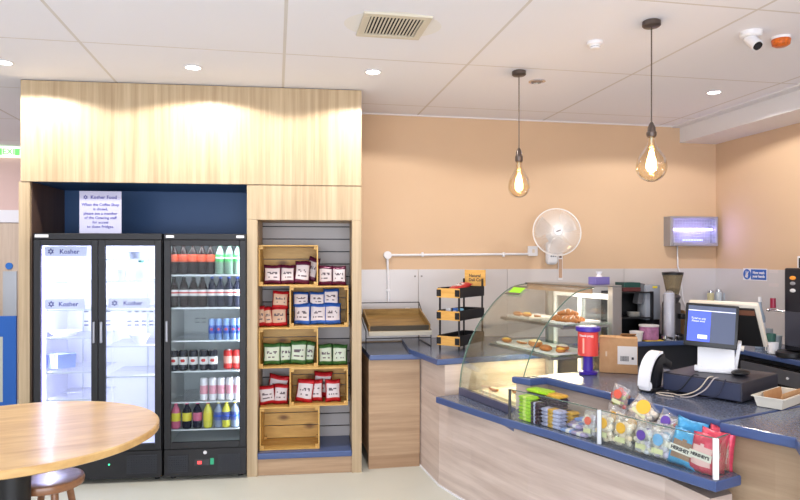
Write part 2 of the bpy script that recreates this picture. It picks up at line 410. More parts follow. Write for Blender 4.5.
# shelves
WIRE = M('coated_wire', (206, 208, 216), .35, .3)
def wire_shelf(f, a, b, z, n):
    mb = MB().bx(a, b, .05, .056, z - .01, z).bx(a, b, .30, .305, z - .004, z).bx(a, b, .49, .495, z - .006, z)
    for i in range(n): xx = a + (i + .5) * (b - a) / n; mb.bx(xx - .0012, xx + .0012, .05, .495, z - .003, z)
    return mb.build('wire_shelf', WIRE, f)
F2X = lambda px, d=.1: on_line(px, UP(0, -.03 + d), E1) - (UX(163.5, -.03) + UX(246.5, -.03)) / 2
F1X = lambda px, d=.1: on_line(px, UP(0, -.03 + d), E1) - (UX(33, -.03) + UX(162, -.03)) / 2
def FZ(px, py, d=.1): return UH(px, py, d - .03)
SH2 = [FZ(205, y) for y in (274.5, 307, 339.5, 369.5, 400, 434)]
for z in SH2[:-1]: wire_shelf(f2, a2 + .037, b2 - .037, z, 30)
SH2[-1] = FZ(205, 427)
wire_shelf(f2, a2 + .037, b2 - .037, SH2[-1], 30)
mid1 = (a1 + b1) / 2
for y in (281, 309, 337, 371, 398): wire_shelf(f1, a1 + .065, mid1 - .022, FZ(70, y), 24)
for y in (259, 281, 309, 345, 375): wire_shelf(f1, mid1 + .022, b1 - .037, FZ(130, y), 24)
MB().bx(mid1 - .006, mid1 + .006, .3, .31, .26, 1.69).build('shelf_post', LINER, f1)
MB().bx(mid1 + .21, mid1 + .218, .47, .48, .26, 1.69).bx(a1 + .16, a1 + .168, .47, .48, .26, 1.69).build('shelf_post', LINER2, f1)
def slots(f, x0, x1, z):
    mb = MB()
    for r_ in (0, .075, .105):
        k = x0
        while k + .04 < x1: mb.bx(k, k + .032, .5115, .513, z - r_, z - r_ + .01); k += .055
    return mb.build('air_slots', M('slot_grey', (120, 122, 132), .6), f)
slots(f1, a1 + .16, mid1 - .03, FZ(70, 317)); slots(f1, mid1 + .05, b1 - .05, FZ(130, 317)); slots(f2, a2 + .12, 0.08, FZ(205, 314))
# shelf-edge "Kosher" cards
def kosher(px, py, w, s_, body='Kosher', lab=None):
    x = F1X(px, .05); z = FZ(px, py, .05)
    p = thing('shelf_card', lab, 'card', (0, 0, 0), PHI, 'kosher shelf cards')
    base = f1.matrix_basis @ Vector((x, .046, z - .036))
    p.location = base
    MB().bx(-w / 2, w / 2, -.001, .001, 0, .072).build('card', M('lilac_card', (222, 220, 248), .5), p)
    text('lettering', body, s_, KOSHER, TF(.025, -.0015, .034), p, bold=.0008)
    m_ = MB(); star(m_, (-w / 2 + .045, -.0018, .036), .024); m_.build('emblem', KOSHER, p)
bpy.context.view_layer.update()
f1.matrix_basis  # parented cards use the fridge's own frame
kosher(66, 251.5, .29, .045, lab='white Kosher card on the top shelf behind the left glass door')
kosher(65, 304, .27, .045, lab='white Kosher card on the middle shelf behind the left glass door')
kosher(129.5, 303, .29, .045, lab='white Kosher card behind the middle glass door')

# bottles and cans --------------------------------------------------
def bottle(name, h, r, body, label, cap, lab, cat='bottle', group=None, neck=.3, band=(.42, .66), stripe=None):
    t = thing(name, lab, cat, group=group)
    n = 14
    MB().lathe([(r * .85, 0), (r, .012), (r, h * .35), (r * .93, h * .45), (r, h * .62), (r * .8, h * .74), (r * .36, h * .9), (r * .34, h * .95)], n=n).build('bottle_body', body, t, True)
    MB().lathe([(r * 1.015, h * band[0]), (r * 1.02, h * band[0] + .002), (r * 1.02, h * band[1] - .002), (r * 1.015, h * band[1])], n=n).build('wrapper', label, t, True)
    if stripe: MB().lathe([(r * 1.03, h * (band[0] * .6 + band[1] * .4)), (r * 1.035, h * (band[0] * .5 + band[1] * .5)), (r * 1.03, h * (band[0] * .35 + band[1] * .65))], n=n).build('wrapper_band', stripe, t, True)
    MB().cyl((0, 0, h * .95), (0, 0, h), r * .42, n=12).build('cap', cap, t, 'auto')
    return t
def can(name, h, r, body, lab, group=None, band=None, patch=None):
    t = thing(name, lab, 'can', group=group); n = 16
    MB().lathe([(r * .78, 0), (r, .008), (r, h - .012), (r * .8, h - .001)], n=n).build('can_body', body, t, 'auto')
    MB().lathe([(r * .8, h - .002), (r * .8, h), (r * .72, h - .003), (0.001, h - .003)], n=n).build('lid', CHROME, t)
    if band: MB().lathe([(r * 1.004, h * .3), (r * 1.012, h * .34), (r * 1.012, h * .64), (r * 1.004, h * .68)], n=n).build('printed_band', band, t, True)
    if patch: MB().sph((0, -r * .82, h * .5), r * .5, (1, .5, 1), 8).build('round_mark', patch, t, True)
    return t
def place(t, f, x, y, z, rz=0):
    p = f.matrix_basis @ Vector((x, y, z)); t.location = p; t.rotation_euler = (0, 0, PHI + rz)
COLA = M('dark_cola', (26, 11, 11), .25); CLEARB = M('pale_clear_bottle', (120, 146, 130), .25)
DARKBL = M('dark_bluish_bottle', (22, 24, 46), .25); BLCLEAR = M('bluish_clear_bottle', (120, 132, 160), .15, coat=.5)
for m_ in (COLA, CLEARB, DARKBL): m_.node_tree.nodes['Principled BSDF'].inputs['Specular IOR Level'].default_value = .15
REDL = M('red_wrapper', (206, 62, 44), .4); ORL = M('orange_red_wrapper', (216, 84, 50), .4); GRL = M('green_wrapper', (76, 190, 96), .4)
WHL = M('white_wrapper', (226, 222, 226), .4); REDP = M('red_print', (196, 44, 52), .4); BLP = M('blue_print', (40, 78, 180), .4); BLCAP = M('black_cap', (30, 28, 30), .4)
def row(pxs, f, FX, d, z, maker, desc, group, rows=1):
    proto = None
    for i, px in enumerate(pxs):
        o = maker() if proto is None else copy_tree(proto)
        if proto is None: proto = o
        place(o, f, FX(px, d), d, z)
        tag(o, desc % ORD[i], None, group)
s = SH2
row((174, 183.5, 193, 202, 210.5), f2, F2X, .1, s[0] + .001, lambda: bottle('cola_bottle', .22, .034, COLA, ORL, REDP, ''), 'dark cola bottle with orange red wrapper on drinks fridge top shelf, %s', 'cola bottles on the fridge top shelf')
row((220, 229.5, 238), f2, F2X, .1, s[0] + .001, lambda: bottle('lemonade_bottle', .22, .034, CLEARB, GRL, M('green_cap', (60, 150, 80), .4), '', stripe=WHL), 'clear bottle with green wrapper on drinks fridge top shelf, %s', 'green wrapped bottles on the fridge top shelf')
row((174, 184, 193.5, 202.5), f2, F2X, .1, s[1] + .001, lambda: bottle('cola_bottle', .22, .034, COLA, WHL, BLCAP, '', band=(.38, .58), stripe=REDP), 'dark cola bottle with white and red wrapper on second fridge shelf, %s', 'dark bottles on the second fridge shelf')
row((212, 220.5, 229, 237.5), f2, F2X, .1, s[1] + .001, lambda: bottle('diet_drink_bottle', .22, .033, DARKBL, WHL, BLP, '', band=(.38, .58), stripe=REDP), 'bluish dark bottle with white and red wrapper on second fridge shelf, %s', 'bluish bottles on the second fridge shelf')
row((212, 219, 226.5, 233.5, 239.5), f2, F2X, .08, s[2] + .001, lambda: can('energy_drink_can', .155, .025, M('silver_blue_can', (128, 158, 214), .3, .4), '', band=BLP, patch=REDP), 'slim silver and blue energy drink can on third fridge shelf, %s', 'slim silver and blue cans on the third fridge shelf')
row((174, 183.5, 193.5, 204, 213), f2, F2X, .08, s[3] + .001, lambda: can('soft_drink_can', .148, .033, M('dark_blue_can', (28, 30, 46), .3, .3), '', band=WHL, patch=REDP), 'dark soft drink can with white, red mark on fourth fridge shelf, %s', 'dark cans on the fourth fridge shelf')
row((228, 237), f2, F2X, .12, s[3] + .001, lambda: can('soft_drink_can', .14, .033, M('red_can', (196, 44, 44), .3, .3), '', band=M('pale_red_print', (226, 150, 140), .4)), 'red soft drink can on fourth fridge shelf, %s', 'red cans on the fourth fridge shelf')
row((204, 213, 221.5, 230, 238), f2, F2X, .09, s[4] + .001, lambda: can('tall_white_can', .165, .029, M('white_can', (220, 216, 226), .3, .2), '', band=M('pink_print', (214, 150, 170), .4)), 'tall white can with pink print on fifth fridge shelf, %s', 'tall white cans on the fifth fridge shelf')
JUICE = M('yellow_juice', (206, 200, 70), .2, coat=.4); PINKJ = M('pink_juice', (196, 92, 130), .2, coat=.4)
PKC = M('pink_cap', (230, 60, 130), .4); YLC = M('yellow_cap', (236, 216, 40), .4); BLW = M('blue_yellow_wrapper', (70, 84, 150), .4); YLW = M('yellow_wrapper', (214, 200, 60), .4)
for i, (px, jb, wr, cp, cn) in enumerate(((176, PINKJ, YLW, PKC, 'pink'), (187, DARKBL, YLW, PKC, 'dark'), (197.5, DARKBL, PINKJ, PKC, 'dark red'), (208, JUICE, YLW, PKC, 'lime'), (218.5, BLCLEAR, BLW, YLC, 'blue'), (226.5, JUICE, BLW, YLC, 'yellow'), (235, BLCLEAR, BLW, YLC, 'pale blue'))):
    b = bottle('juice_bottle', .185, .034, jb, wr, cp, '', band=(.3, .62), stripe=BLP if i > 3 else None)
    place(b, f2, F2X(px, .09), .09, SH2[-1] + .001)
    tag(b, '%s juice bottle with %s cap on fridge bottom shelf, %s' % (cn, 'pink' if cp is PKC else 'yellow', ORD[i]), None, 'juice bottles on the fridge bottom shelf')
# double fridge contents
def wedge(lab, x, z, w=.06, h=.11, d=.13, lean=.2, mat=None):
    t = thing('sandwich_pack', lab, 'sandwich pack', group='sandwich packs in the bright fridge')
    MB().box((0, 0, h / 2), (w * .55, d, h), (0, lean, 0), .006).build('wrapper', mat or M('pale_blue_pack', (150, 164, 214), .3), t)
    MB().box((-w * .29, 0, h / 2), (.002, d * .7, h * .7), (0, lean, 0)).build('printed_label', WHITE, t)
    place(t, f1, x, .16, z, -.9); return t
zz = FZ(70, 371)
for i, px in enumerate((51, 58, 66)): wedge('blue and white sandwich pack on the lower left shelf of bright fridge, ' + ORD[i], F1X(px, .16), zz + .012)
t = thing('food_tray', 'shallow white food tray on the left middle shelf of bright fridge', 'tray'); MB().lathe([(.07, 0), (.11, .03), (.113, .032), (.1, .028), (.065, .006)], n=24).build('tray', WHITE, t, 'auto'); place(t, f1, F1X(65, .2), .2, FZ(70, 337) + .001)
t = thing('foil_bowl', 'small white bowl under the Kosher card behind the middle door', 'bowl'); MB().lathe([(.035, 0), (.07, .07), (.074, .07), (.038, .008)], n=20).build('bowl', WHITE, t, 'auto'); place(t, f1, F1X(140, .15), .15, FZ(130, 345) + .001)
t = thing('milk_bottle', 'white milk bottle with green marks on second shelf behind the middle door', 'bottle'); MB().box((0, 0, .065), (.085, .085, .13), None, .02).build('bottle_body', WHITE, t, 'auto'); MB().cyl((0, 0, .131), (0, 0, .15), .02).build('cap', M('green_cap2', (60, 120, 110), .4), t); place(t, f1, F1X(141, .12), .12, FZ(130, 281) + .001)
t = thing('yogurt_pot', 'round white pot beside the milk bottle behind the middle door', 'pot'); MB().lathe([(.03, 0), (.042, .08), (.045, .082), (.04, .085), (.001, .085)], n=20).build('pot', WHITE, t, 'auto'); place(t, f1, F1X(121, .12), .12, FZ(130, 281) + .001)
t = thing('salad_tub', 'grey lidded tub on the top shelf behind the middle door', 'tub'); MB().lathe([(.045, 0), (.06, .05), (.062, .052), (.062, .056), (.001, .06)], n=20).build('tub', M('greyish_tub', (140, 146, 170), .3), t, 'auto'); place(t, f1, F1X(136, .12), .12, FZ(130, 259) + .001)
# notice on navy panel
nx0, nx1 = UX(79.5, .3), UX(121.5, .3)
s_ = thing('paper_notice', 'white laminated Kosher Food notice standing on the double door fridge', 'notice', UW((nx0 + nx1) / 2, .06, ftop), PHI)
nx0, nx1 = UX(79.5, .06), UX(121.5, .06); s_.location = UW((nx0 + nx1) / 2, .06, ftop + .002); nw = nx1 - nx0; nh = UH(100, 191.5, .06) - ftop
NP = M('notice_paper', (184, 184, 210), .5)
MB().bx(-nw / 2, nw / 2, -.001, .001, 0, nh).build('sheet', NP, s_)
text('heading', 'Kosher Food', .034, KOSHER, TF(.022, -.0015, nh * .855), s_, bold=.0006)
m_ = MB(); star(m_, (-nw / 2 + .042, -.0015, nh * .855), .018); m_.build('emblem', KOSHER, s_)
text('message', 'When the Coffee Shop\nis closed,\nplease see a member\nof the Catering staff\nfor access\nto these Fridges.', .0275, KOSHER, TF(0, -.0015, nh * .42), s_, bold=.0004, line=1.15)

# ------------------------------------------------------------------ crates and crisps
cd = .30; cy0 = .05
def crate(px0, px1, zb, h, lab):
    x0, x1 = UX(px0, cy0), UX(px1, cy0); w = x1 - x0
    c = thing('wooden_crate', lab, 'crate', UW((x0 + x1) / 2, cy0, zb), PHI, 'pine crates stacked in the alcove')
    t = .009; e = .022
    for sg in (-1, 1):
        mb = MB()
        for k in range(3):
            ys = .002 + k * (cd - .004) / 3
            mb.bx(sg * w / 2 - (t if sg > 0 else 0), sg * w / 2 + (0 if sg > 0 else t), ys, ys + (cd - .004) / 3 - .006, t, h - t, .001)
        mb.build('end_panel', PINEV, c)
        for top in (0, 1):
            for yy in (.012, cd - .034): MB().bx(sg * (w / 2 - t - e), sg * (w / 2 - t), yy, yy + e, (t if not top else h - t - e), (t + e if not top else h - t), .001).build('corner_block', PINEV, c)
    for z0 in (0, h - t):
        mb = MB()
        for k in range(3): ys = k * cd / 3; mb.bx(-w / 2, w / 2, ys, ys + cd / 3 - .005, z0, z0 + t, .0012)
        mb.build('long_panel', PINE, c)
    mb = MB(); n = 3
    for k in range(n): zz = t + k * (h - 2 * t) / n; mb.bx(-w / 2 + t, w / 2 - t, cd - t, cd, zz + .003, zz + (h - 2 * t) / n - .003, .001)
    mb.build('slatted_bottom', PINE, c)
    return (x0, x1, zb, h)
zl = [zS + .001]; ys_ = (406.5, 367.8, 327.5, 286, 245)
for y in ys_: zl.append(UH(303, y, cy0))
hh = [zl[i + 1] - zl[i] - .0015 for i in range(5)]
sc_ = [('bottom left empty crate with three wide boards and dark knots', 259.5, 319.5), ('pine crate of red bags, second from the bottom, on the right', 289.5, 348), ('pine crate of green bags, in the middle of the stack', 258.5, 318), ('pine crate holding six blue bags, on the right', 289.5, 348.5), ('top left pine crate holding four purple bags', 258.5, 318)]
CR = [crate(p, q, zl[i], hh[i], d) for i, (d, p, q) in enumerate(sc_)]
CREAM = M('bag_print', (214, 204, 206), .45); TANP = M('bag_tan_print', (206, 172, 146), .45); GRNP = M('bag_green_print', (202, 214, 194), .45)
def pillow(name, w, h, d, mats, lab, cat, group, seed=0, nx=14, nz=16, patch=(.40, .16, .76), ink=True, wr=.05):
    rnd = random.Random(seed); mb = MB(); bm = mb.bm; ph = [rnd.uniform(0, 6) for _ in range(6)]; g = {}
    for side in (-1, 1):
        for i in range(nx + 1):
            for j in range(nz + 1):
                uu = i / nx * 2 - 1; vv = j / nz * 2 - 1; rim = i in (0, nx) or j in (0, nz)
                if rim and (0, i, j) in g: g[side, i, j] = g[0, i, j]; continue
                th = (max(0, 1 - abs(uu) ** 2.6) * max(0, 1 - abs(vv) ** 3.2)) ** .6 * d / 2
                th *= 1 + .10 * math.sin(5 * uu + ph[0] + side) * math.sin(4 * vv + ph[1])
                pinch = 1 - .07 * (1 - vv * vv) * abs(uu) + wr * .3 * math.sin(9 * vv + ph[2]) * (abs(uu) > .9)
                x = uu * w / 2 * pinch; z = h / 2 + vv * h / 2 * (1 - .04 * math.sin(3 * uu + ph[3]))
                y = side * th + wr * d * .3 * math.sin(7 * uu + 5 * vv + ph[4]) * (0 if rim else 1) + (.004 * math.sin(12 * uu + ph[5]) if j in (0, nz) else 0)
                v = bm.verts.new((x, y, z)); g[side, i, j] = v
                if rim: g[0, i, j] = v
    for side in (-1, 1):
        for i in range(nx):
            for j in range(nz):
                q = [g[side, i, j], g[side, i + 1, j], g[side, i + 1, j + 1], g[side, i, j + 1]]
                if side > 0: q = q[::-1]
                f = bm.faces.new(q); uu = (i + .5) / nx * 2 - 1; vf = (j + .5) / nz
                if side < 0 and abs(uu) < patch[0] * 2 and patch[1] < vf < patch[2] + .08 * (1 - uu * uu):
                    f.material_index = 1
                    if ink and abs(uu) < .55 and (.52 < vf < .6 or .34 < vf < .4) and rnd.random() < .6: f.material_index = 2
    bmesh.ops.recalc_face_normals(bm, faces=bm.faces)
    o = mb.build(name, mats, None, True); tag(o, lab, cat, group); return o
def foil(name, rgb):
    return M(name, rgb, .3, .25, noise=.12, nscale=60, bump=.3)
PUR = foil('purple_foil', (92, 20, 58)); BLU = foil('blue_foil', (40, 92, 180)); GRN = foil('green_foil', (54, 104, 50)); RED = foil('red_foil', (184, 22, 36))
GREYINK = M('grey_print', (96, 84, 92), .6)
_sd = [0]
def crisp(px, bot, top, w_px, mats, colour, lab, tilt=0, d=.045, dep=.1):
    """snack bag whose foot stands at height bot inside the alcove"""
    _sd[0] += 1
    x = UX(px, cy0 + dep); k = depth(*UP(x, cy0 + dep)) / FL
    o = pillow('snack_bag', w_px * k * 1.05, top * k * 1.1, d, mats, lab, 'snack bag', colour + ' snack bags in the crate alcove', _sd[0])
    o.location = UW(x, cy0 + dep, bot); o.rotation_euler = (-.12, tilt, PHI + random.uniform(-.15, .15)); return o
b5 = zl[4] + .0115; t4 = zl[4] + .001; b4 = zl[3] + .0115; t3 = zl[3] + .001; b3 = zl[2] + .0115; t2 = zl[2] + .001; b2_ = zl[1] + .0115; t1 = zl[1] + .001
P = [PUR, CREAM, GREYINK]
for i, (px, h, w, tl) in enumerate(((272.5, 17.5, 17, .0), (287.5, 17.5, 14, .0), (301.5, 21, 15, .08))): crisp(px, b5, h, w, P, 'purple', 'purple and white snack bag in the top crate, ' + ORD[i], tl)
crisp(309.5, b5 + .02, 22, 11, P, 'purple', 'tilted purple snack bag leaning at the right end of the top crate', .22, .03, .16)
crisp(325.5, t4, 18, 14, P, 'purple', 'purple snack bag right of the top crate, nearer the crate'); crisp(339, t4, 17.5, 14, P, 'purple', 'purple snack bag right of the top crate, nearer the oak side')
R_ = [RED, TANP, GREYINK]
for i, (px, h, w, tl) in enumerate(((262, 19, 8, -.1), (269.5, 18, 8, -.15), (279.5, 18.5, 16, -.05))): crisp(px, t3, h, w, R_, 'red and tan', 'red and tan snack bag left of the blue bags, bottom row, %s' % ORD[i], tl)
crisp(280, t3 + .135, 16, 16, R_, 'red and tan', 'red and tan snack bag lying on top of three others left of the blue bags', .05)
B_ = [BLU, CREAM, GREYINK]
for i, px in enumerate((302, 318, 332.5)): crisp(px, b4, 19.5, 16.5, B_, 'blue', 'blue and white snack bag in the bottom layer of its crate, ' + ORD[i])
for i, (px, dz, h) in enumerate(((301, .135, 13.5), (317, .13, 14), (331, .137, 16))): crisp(px, b4 + dz, h, 15.5, B_, 'blue', 'blue and white snack bag in the top layer of its crate, ' + ORD[i], 0, .045, .13)
G_ = [GRN, GRNP, GREYINK]
for i, (px, h, w, tl) in enumerate(((272, 19.5, 17, 0), (286, 19, 14, 0), (298, 21.5, 16, .05), (308.5, 20, 10, .1))): crisp(px, b3, h, w, G_, 'green', 'green and pale snack bag in the middle crate, ' + ORD[i], tl, .04, .1 + .03 * (i % 2))
crisp(325.5, t2, 19, 14, G_, 'green', 'green snack bag right of the middle crate, nearer the crate'); crisp(339.5, t2, 18.5, 15, G_, 'green', 'green snack bag right of the middle crate, nearer the oak side')
R2 = [RED, CREAM, GREYINK]
crisp(268, t1, 17, 16, R2, 'red', 'red snack bag on the bottom crate, left one in front', -.1); crisp(280.5, t1, 18, 14, R2, 'red', 'red snack bag on the bottom crate, right one in front', .05); crisp(276, t1 + .02, 22, 20, R2, 'red', 'red snack bag on the bottom crate, behind two others', .15, .04, .18)
for i, (px, h, w, tl, dd) in enumerate(((303.5, 21, 17, .12, .09), (315.5, 20, 14, 0, .11), (333, 20, 15, 0, .09))): crisp(px, b2_, h, w, R2, 'red', 'red and white snack bag at the front of the lower right crate, ' + ORD[i], tl, .045, dd)
crisp(322, b2_ + .015, 23, 18, R2, 'red', 'red snack bag at the back of the lower right crate', .05, .04, .19)

# ------------------------------------------------------------------ left side: table, stool, blue board, exit sign
tc_ = Vector((-1.267, 3.472, 0))
t = thing('round_table', 'round light wood cafe table on a black column, left foreground', 'table', tc_, .3)
MB().lathe([(.1, .71), (.66, .71), (.672, .716), (.672, .744), (.666, .75), (.1, .75), (.001, .75)], n=96).build('tabletop', TABLEW, t, 'auto')
MB().cyl((0, 0, .03), (0, 0, .71), .076, n=28).build('column', BLACK, t, 'auto')
MB().lathe([(.27, 0), (.28, .008), (.27, .016), (.09, .035), (.001, .035)], n=40).build('foot_plate', BLACK, t, 'auto')
sp = Vector((-1.177, 3.68, 0))
t = thing('wooden_stool', 'low brown wooden stool with round seat, tucked beneath the round table', 'stool', sp, .4)
MB().lathe([(.001, .40), (.15, .40), (.172, .41), (.176, .43), (.17, .446), (.15, .45), (.08, .444), (.001, .442)], n=48).build('seat', STOOLW, t, 'auto')
for a in (.2, 1.77, 3.34, 4.91):
    MB().cyl((.10 * math.cos(a), .10 * math.sin(a), .402), (.17 * math.cos(a), .17 * math.sin(a), 0), .019, .014, 14).build('leg', STOOLW, t, 'auto')
MB().cyl((.14 * math.cos(.2), .14 * math.sin(.2), .17), (-.14 * math.cos(.2), -.14 * math.sin(.2), .17), .009, n=10).cyl((.14 * math.cos(1.77), .14 * math.sin(1.77), .17), (-.14 * math.cos(1.77), -.14 * math.sin(1.77), .17), .009, n=10).build('stretcher', STOOLW, t, 'auto')
bx_ = onY(16, 6.2)
t = thing('notice_board', 'bright blue free standing board beside the oak unit, at left edge', 'board', (bx_, 6.2, 0), 0)
zt = hgt(316, bx_, 6.2)
MB().bx(-.9, 0, 0, .03, .12, zt, .003).build('panel', M('bright_blue_board', (24, 98, 190), .55), t)
MB().bx(-.72, -.105, -.004, 0, zt - .75, zt - .18).build('paper_sheet', M('pale_paper', (196, 200, 190), .6), t)
MB().bx(-.8, -.76, -.15, .18, 0, .12, .004).bx(-.12, -.08, -.15, .18, 0, .12, .004).build('foot', STEEL, t)
ex0, ex1 = onY(-14, 7.9), onY(20, 7.9)
t = thing('exit_sign', 'lit white and green exit sign above the corridor door', 'sign', ((ex0 + ex1) / 2, 7.98, 0), 0)
z0, z1 = hgt(157.5, ex1, 7.95), hgt(147, ex1, 7.95); wS = ex1 - ex0
MB().bx(-wS / 2, wS / 2, -.03, .018, z0, z1, .004).build('housing', M('sign_lit_white', (240, 246, 226), .5, emit=.9), t)
EG = M('exit_green', (110, 226, 110), .5, emit=.8)
zc = (z0 + z1) / 2
MB().bx(-.16, -.03, -.033, -.031, zc - .038, zc + .038).build('pictogram', EG, t); MB().bx(wS/2-.07, wS/2-.02, -.033, -.031, zc - .038, zc + .038).build('arrow_mark', EG, t); text('lettering', 'EXIT', .09, EG, TF(.065, -.033, zc), t, bold=.002)

# ------------------------------------------------------------------ service counter
CTH = .90; SHL = .655; SHR = .70
def xy(v): return (v[0], v[1])
cornerA = at(437, 359.5, CTH)
# low front ledge below the display case
I_ = Vector((.973, .23)); A_ = Vector((.23, -.973)); P0 = Vector((1.253, 4.314))
def CW(s_, t_): return P0 + A_ * s_ + I_ * t_
def poly_solid(name, pts, z0, z1, mats, label, cat, bev=.01):
    o = MB().prism([xy(p) for p in pts], z0, z1, 0, bev).build(name, mats, None)
    for p in o.data.polygons:
        if len(mats) > 1 and abs(p.normal.z) < .85: p.material_index = 1
    return tag(o, label, cat)
# left rear worktop run
poly_solid('worktop', [(.69, 4.80), (1.085, 4.77), (1.07, 5.53), (.69, 5.53)], .83, .87, [LAM, BLUELAM], 'slate blue worktop left of the display, under the wooden tray rack', 'worktop', .008)
t = thing('base_cupboard', 'brown veneer base cupboard between the crate alcove and service counter', 'cupboard', (0, 0, 0))
MB().bx(.69, 1.085, 4.84, 5.5, .10, .829).build('body', OAKH, t)
MB().bx(.69, 1.085, 4.845, 4.9, 0, .10).build('plinth', wood('dark_plinth', (150, 118, 88), (176, 142, 110), (1.2, 1.2, 26)), t)
# raised corner top
cA = [at(409, 349, CTH), cornerA, at(540, 352.5, CTH)]
cApoly = [xy(cA[0]), xy(cA[1]), tuple(CW(-.005, .80)), (2.05, 5.53), (1.08, 5.53)]
poly_solid('worktop', cApoly, CTH - .042, CTH, [LAM, BLUELAM], 'raised slate blue corner worktop carrying the black three tier stand', 'worktop', .008)
ci = [(1.092, 5.50), (1.092, 4.84), (1.15, 4.335), tuple(CW(-.03, .76)), (2.0, 5.50)]
# bodies
shl = [at(436, 396.5, SHL), at(470, 407.5, SHL), at(503, 418, SHL), at(514, 424.5, SHL)]
shr = [at(502, 417.6, SHR), at(548, 430, SHR), at(596, 444.5, SHR), at(650, 461.5, SHR), at(716, 482, SHR)]
endb = at(741, 475, SHR)
up = [at(512, 376, CTH), at(530, 379, CTH), at(546, 377.5, CTH), at(600, 390, CTH), at(640, 400, CTH), at(690, 412.5, CTH), at(720, 420.5, CTH)]
up2 = [at(720, 422.5, CTH), at(770, 433, CTH), at(795, 438, CTH), at(801, 448, CTH)]
far = [up2[-1] + Vector((-.12, -.5, 0)), up2[-1] + Vector((.7, -.6, 0))]
backr = [Vector((2.72, 2.75, 0)), Vector((2.42, 3.72, 0)), Vector((*CW(.735, .98), 0))]
poly_solid('worktop', [xy(p) for p in (up + [Vector((2.62, 2.70, 0))] + backr[1:])] + [tuple(CW(.735, .02))], CTH - .042, CTH, [LAM, BLUELAM], 'main slate blue service worktop carrying the till and collection tin', 'worktop', .009)
poly_solid('worktop', [xy(up2[0]), xy(up2[1]), xy(up2[2]), xy(up2[3]), xy(far[0]), xy(far[1]), (2.75, 2.66), (2.63, 2.695)], CTH - .044, CTH + .001, [LAM, BLUELAM], 'nearest slate blue worktop section at right edge, under the cream tray', 'worktop', .009)
# low ledges
sgl = [xy(p) for p in shl]
poly_solid('front_ledge', sgl + [tuple(CW(.66, -.0)), tuple(CW(.66, .76)), tuple(CW(.0, .76)), tuple(CW(-.01, -.06))], SHL - .045, SHL, [LAM, BLUELAM], 'low slate blue ledge along the foot of the glass display case', 'ledge', .008)
inner = [p + Vector((.28, .09, 0)) for p in shr]
inner[0] = Vector((*CW(.738, .03), 0))
ub = []
for p in up[3:]: ub.append(p + Vector((.03, .012, 0)))
poly_solid('front_ledge', [xy(p) for p in shr] + [xy(endb), xy(up[6] + Vector((.035, .04, 0)))] + [xy(p + Vector((.035, .012, 0))) for p in (up[5], up[4], up[3])] + [xy(up[2] + Vector((.03, .02, 0))), xy(up[0] + Vector((.02, .0, 0)))], SHR - .045, SHR, [LAM, BLUELAM], 'curved low slate blue ledge holding the sweets and crisps', 'ledge', .008)
t = thing('service_counter', 'long curved pale veneer service counter body standing on the floor', 'counter', (0, 0, 0))
low = [(1.092, 4.84), (1.125, 4.40), (1.175, 4.22), (1.24, 4.02), (1.30, 3.80), (1.40, 3.45)] + [xy(p + Vector((.10, .04, 0))) for p in shr[1:4]] + [xy(shr[4] + Vector((.02, .06, 0)))]
lowb = [xy(endb + Vector((-.02, .05, 0))), (2.2, 2.9), (2.05, 3.5), tuple(CW(.0, .74)), (1.5, 4.6)]
mb = MB().prism(low + [(xy(endb + Vector((-.01, .04, 0))))] + [(2.05, 2.9), (2.0, 3.5), tuple(CW(.0, .72)), (1.5, 4.9)], 0, SHL - .046)
mb.build('lower_body', PALEOAK, t)
MB().prism(ci, 0, CTH - .043).build('corner_body', PALEOAK, t)
upb = [xy(up[0] + Vector((.025, .0, 0))), xy(up[1] + Vector((.02, .03, 0))), xy(up[2] + Vector((.03, .03, 0)))] + [xy(p + Vector((.035, .012, 0))) for p in up[3:6]] + [xy(up[6] + Vector((.04, .045, 0)))]
MB().prism(upb + [(2.55, 2.78), (2.36, 3.7), tuple(CW(.74, .95)), tuple(CW(.74, .05))], SHR + .0005, CTH - .043).build('upper_body', PALEOAK, t)
e2_ = [xy(up2[0] + Vector((.06, .03, 0))), xy(up2[1] + Vector((.05, .03, 0))), xy(up2[2] + Vector((.05, .03, 0))), xy(up2[3] + Vector((.05, .0, 0))), xy(far[0] + Vector((.05, 0, 0))), xy(far[1] + Vector((-.02, .1, 0))), (2.6, 2.6)]
MB().prism(e2_, 0, CTH - .045).build('near_body', wood('tan_veneer', (146, 122, 98), (180, 156, 128), (1.0, 1.0, 17)), t)
mb = MB()
for i in range(5):
    a = Vector(low[i]); b = Vector(low[i + 1]); m_ = (a + b) / 2; dvec = b - a
    mb.box((m_.x - .004, m_.y, .006), (dvec.length + .004, .008, .012), math.atan2(dvec.y, dvec.x))
mb.build('floor_trim', WHITE, t)

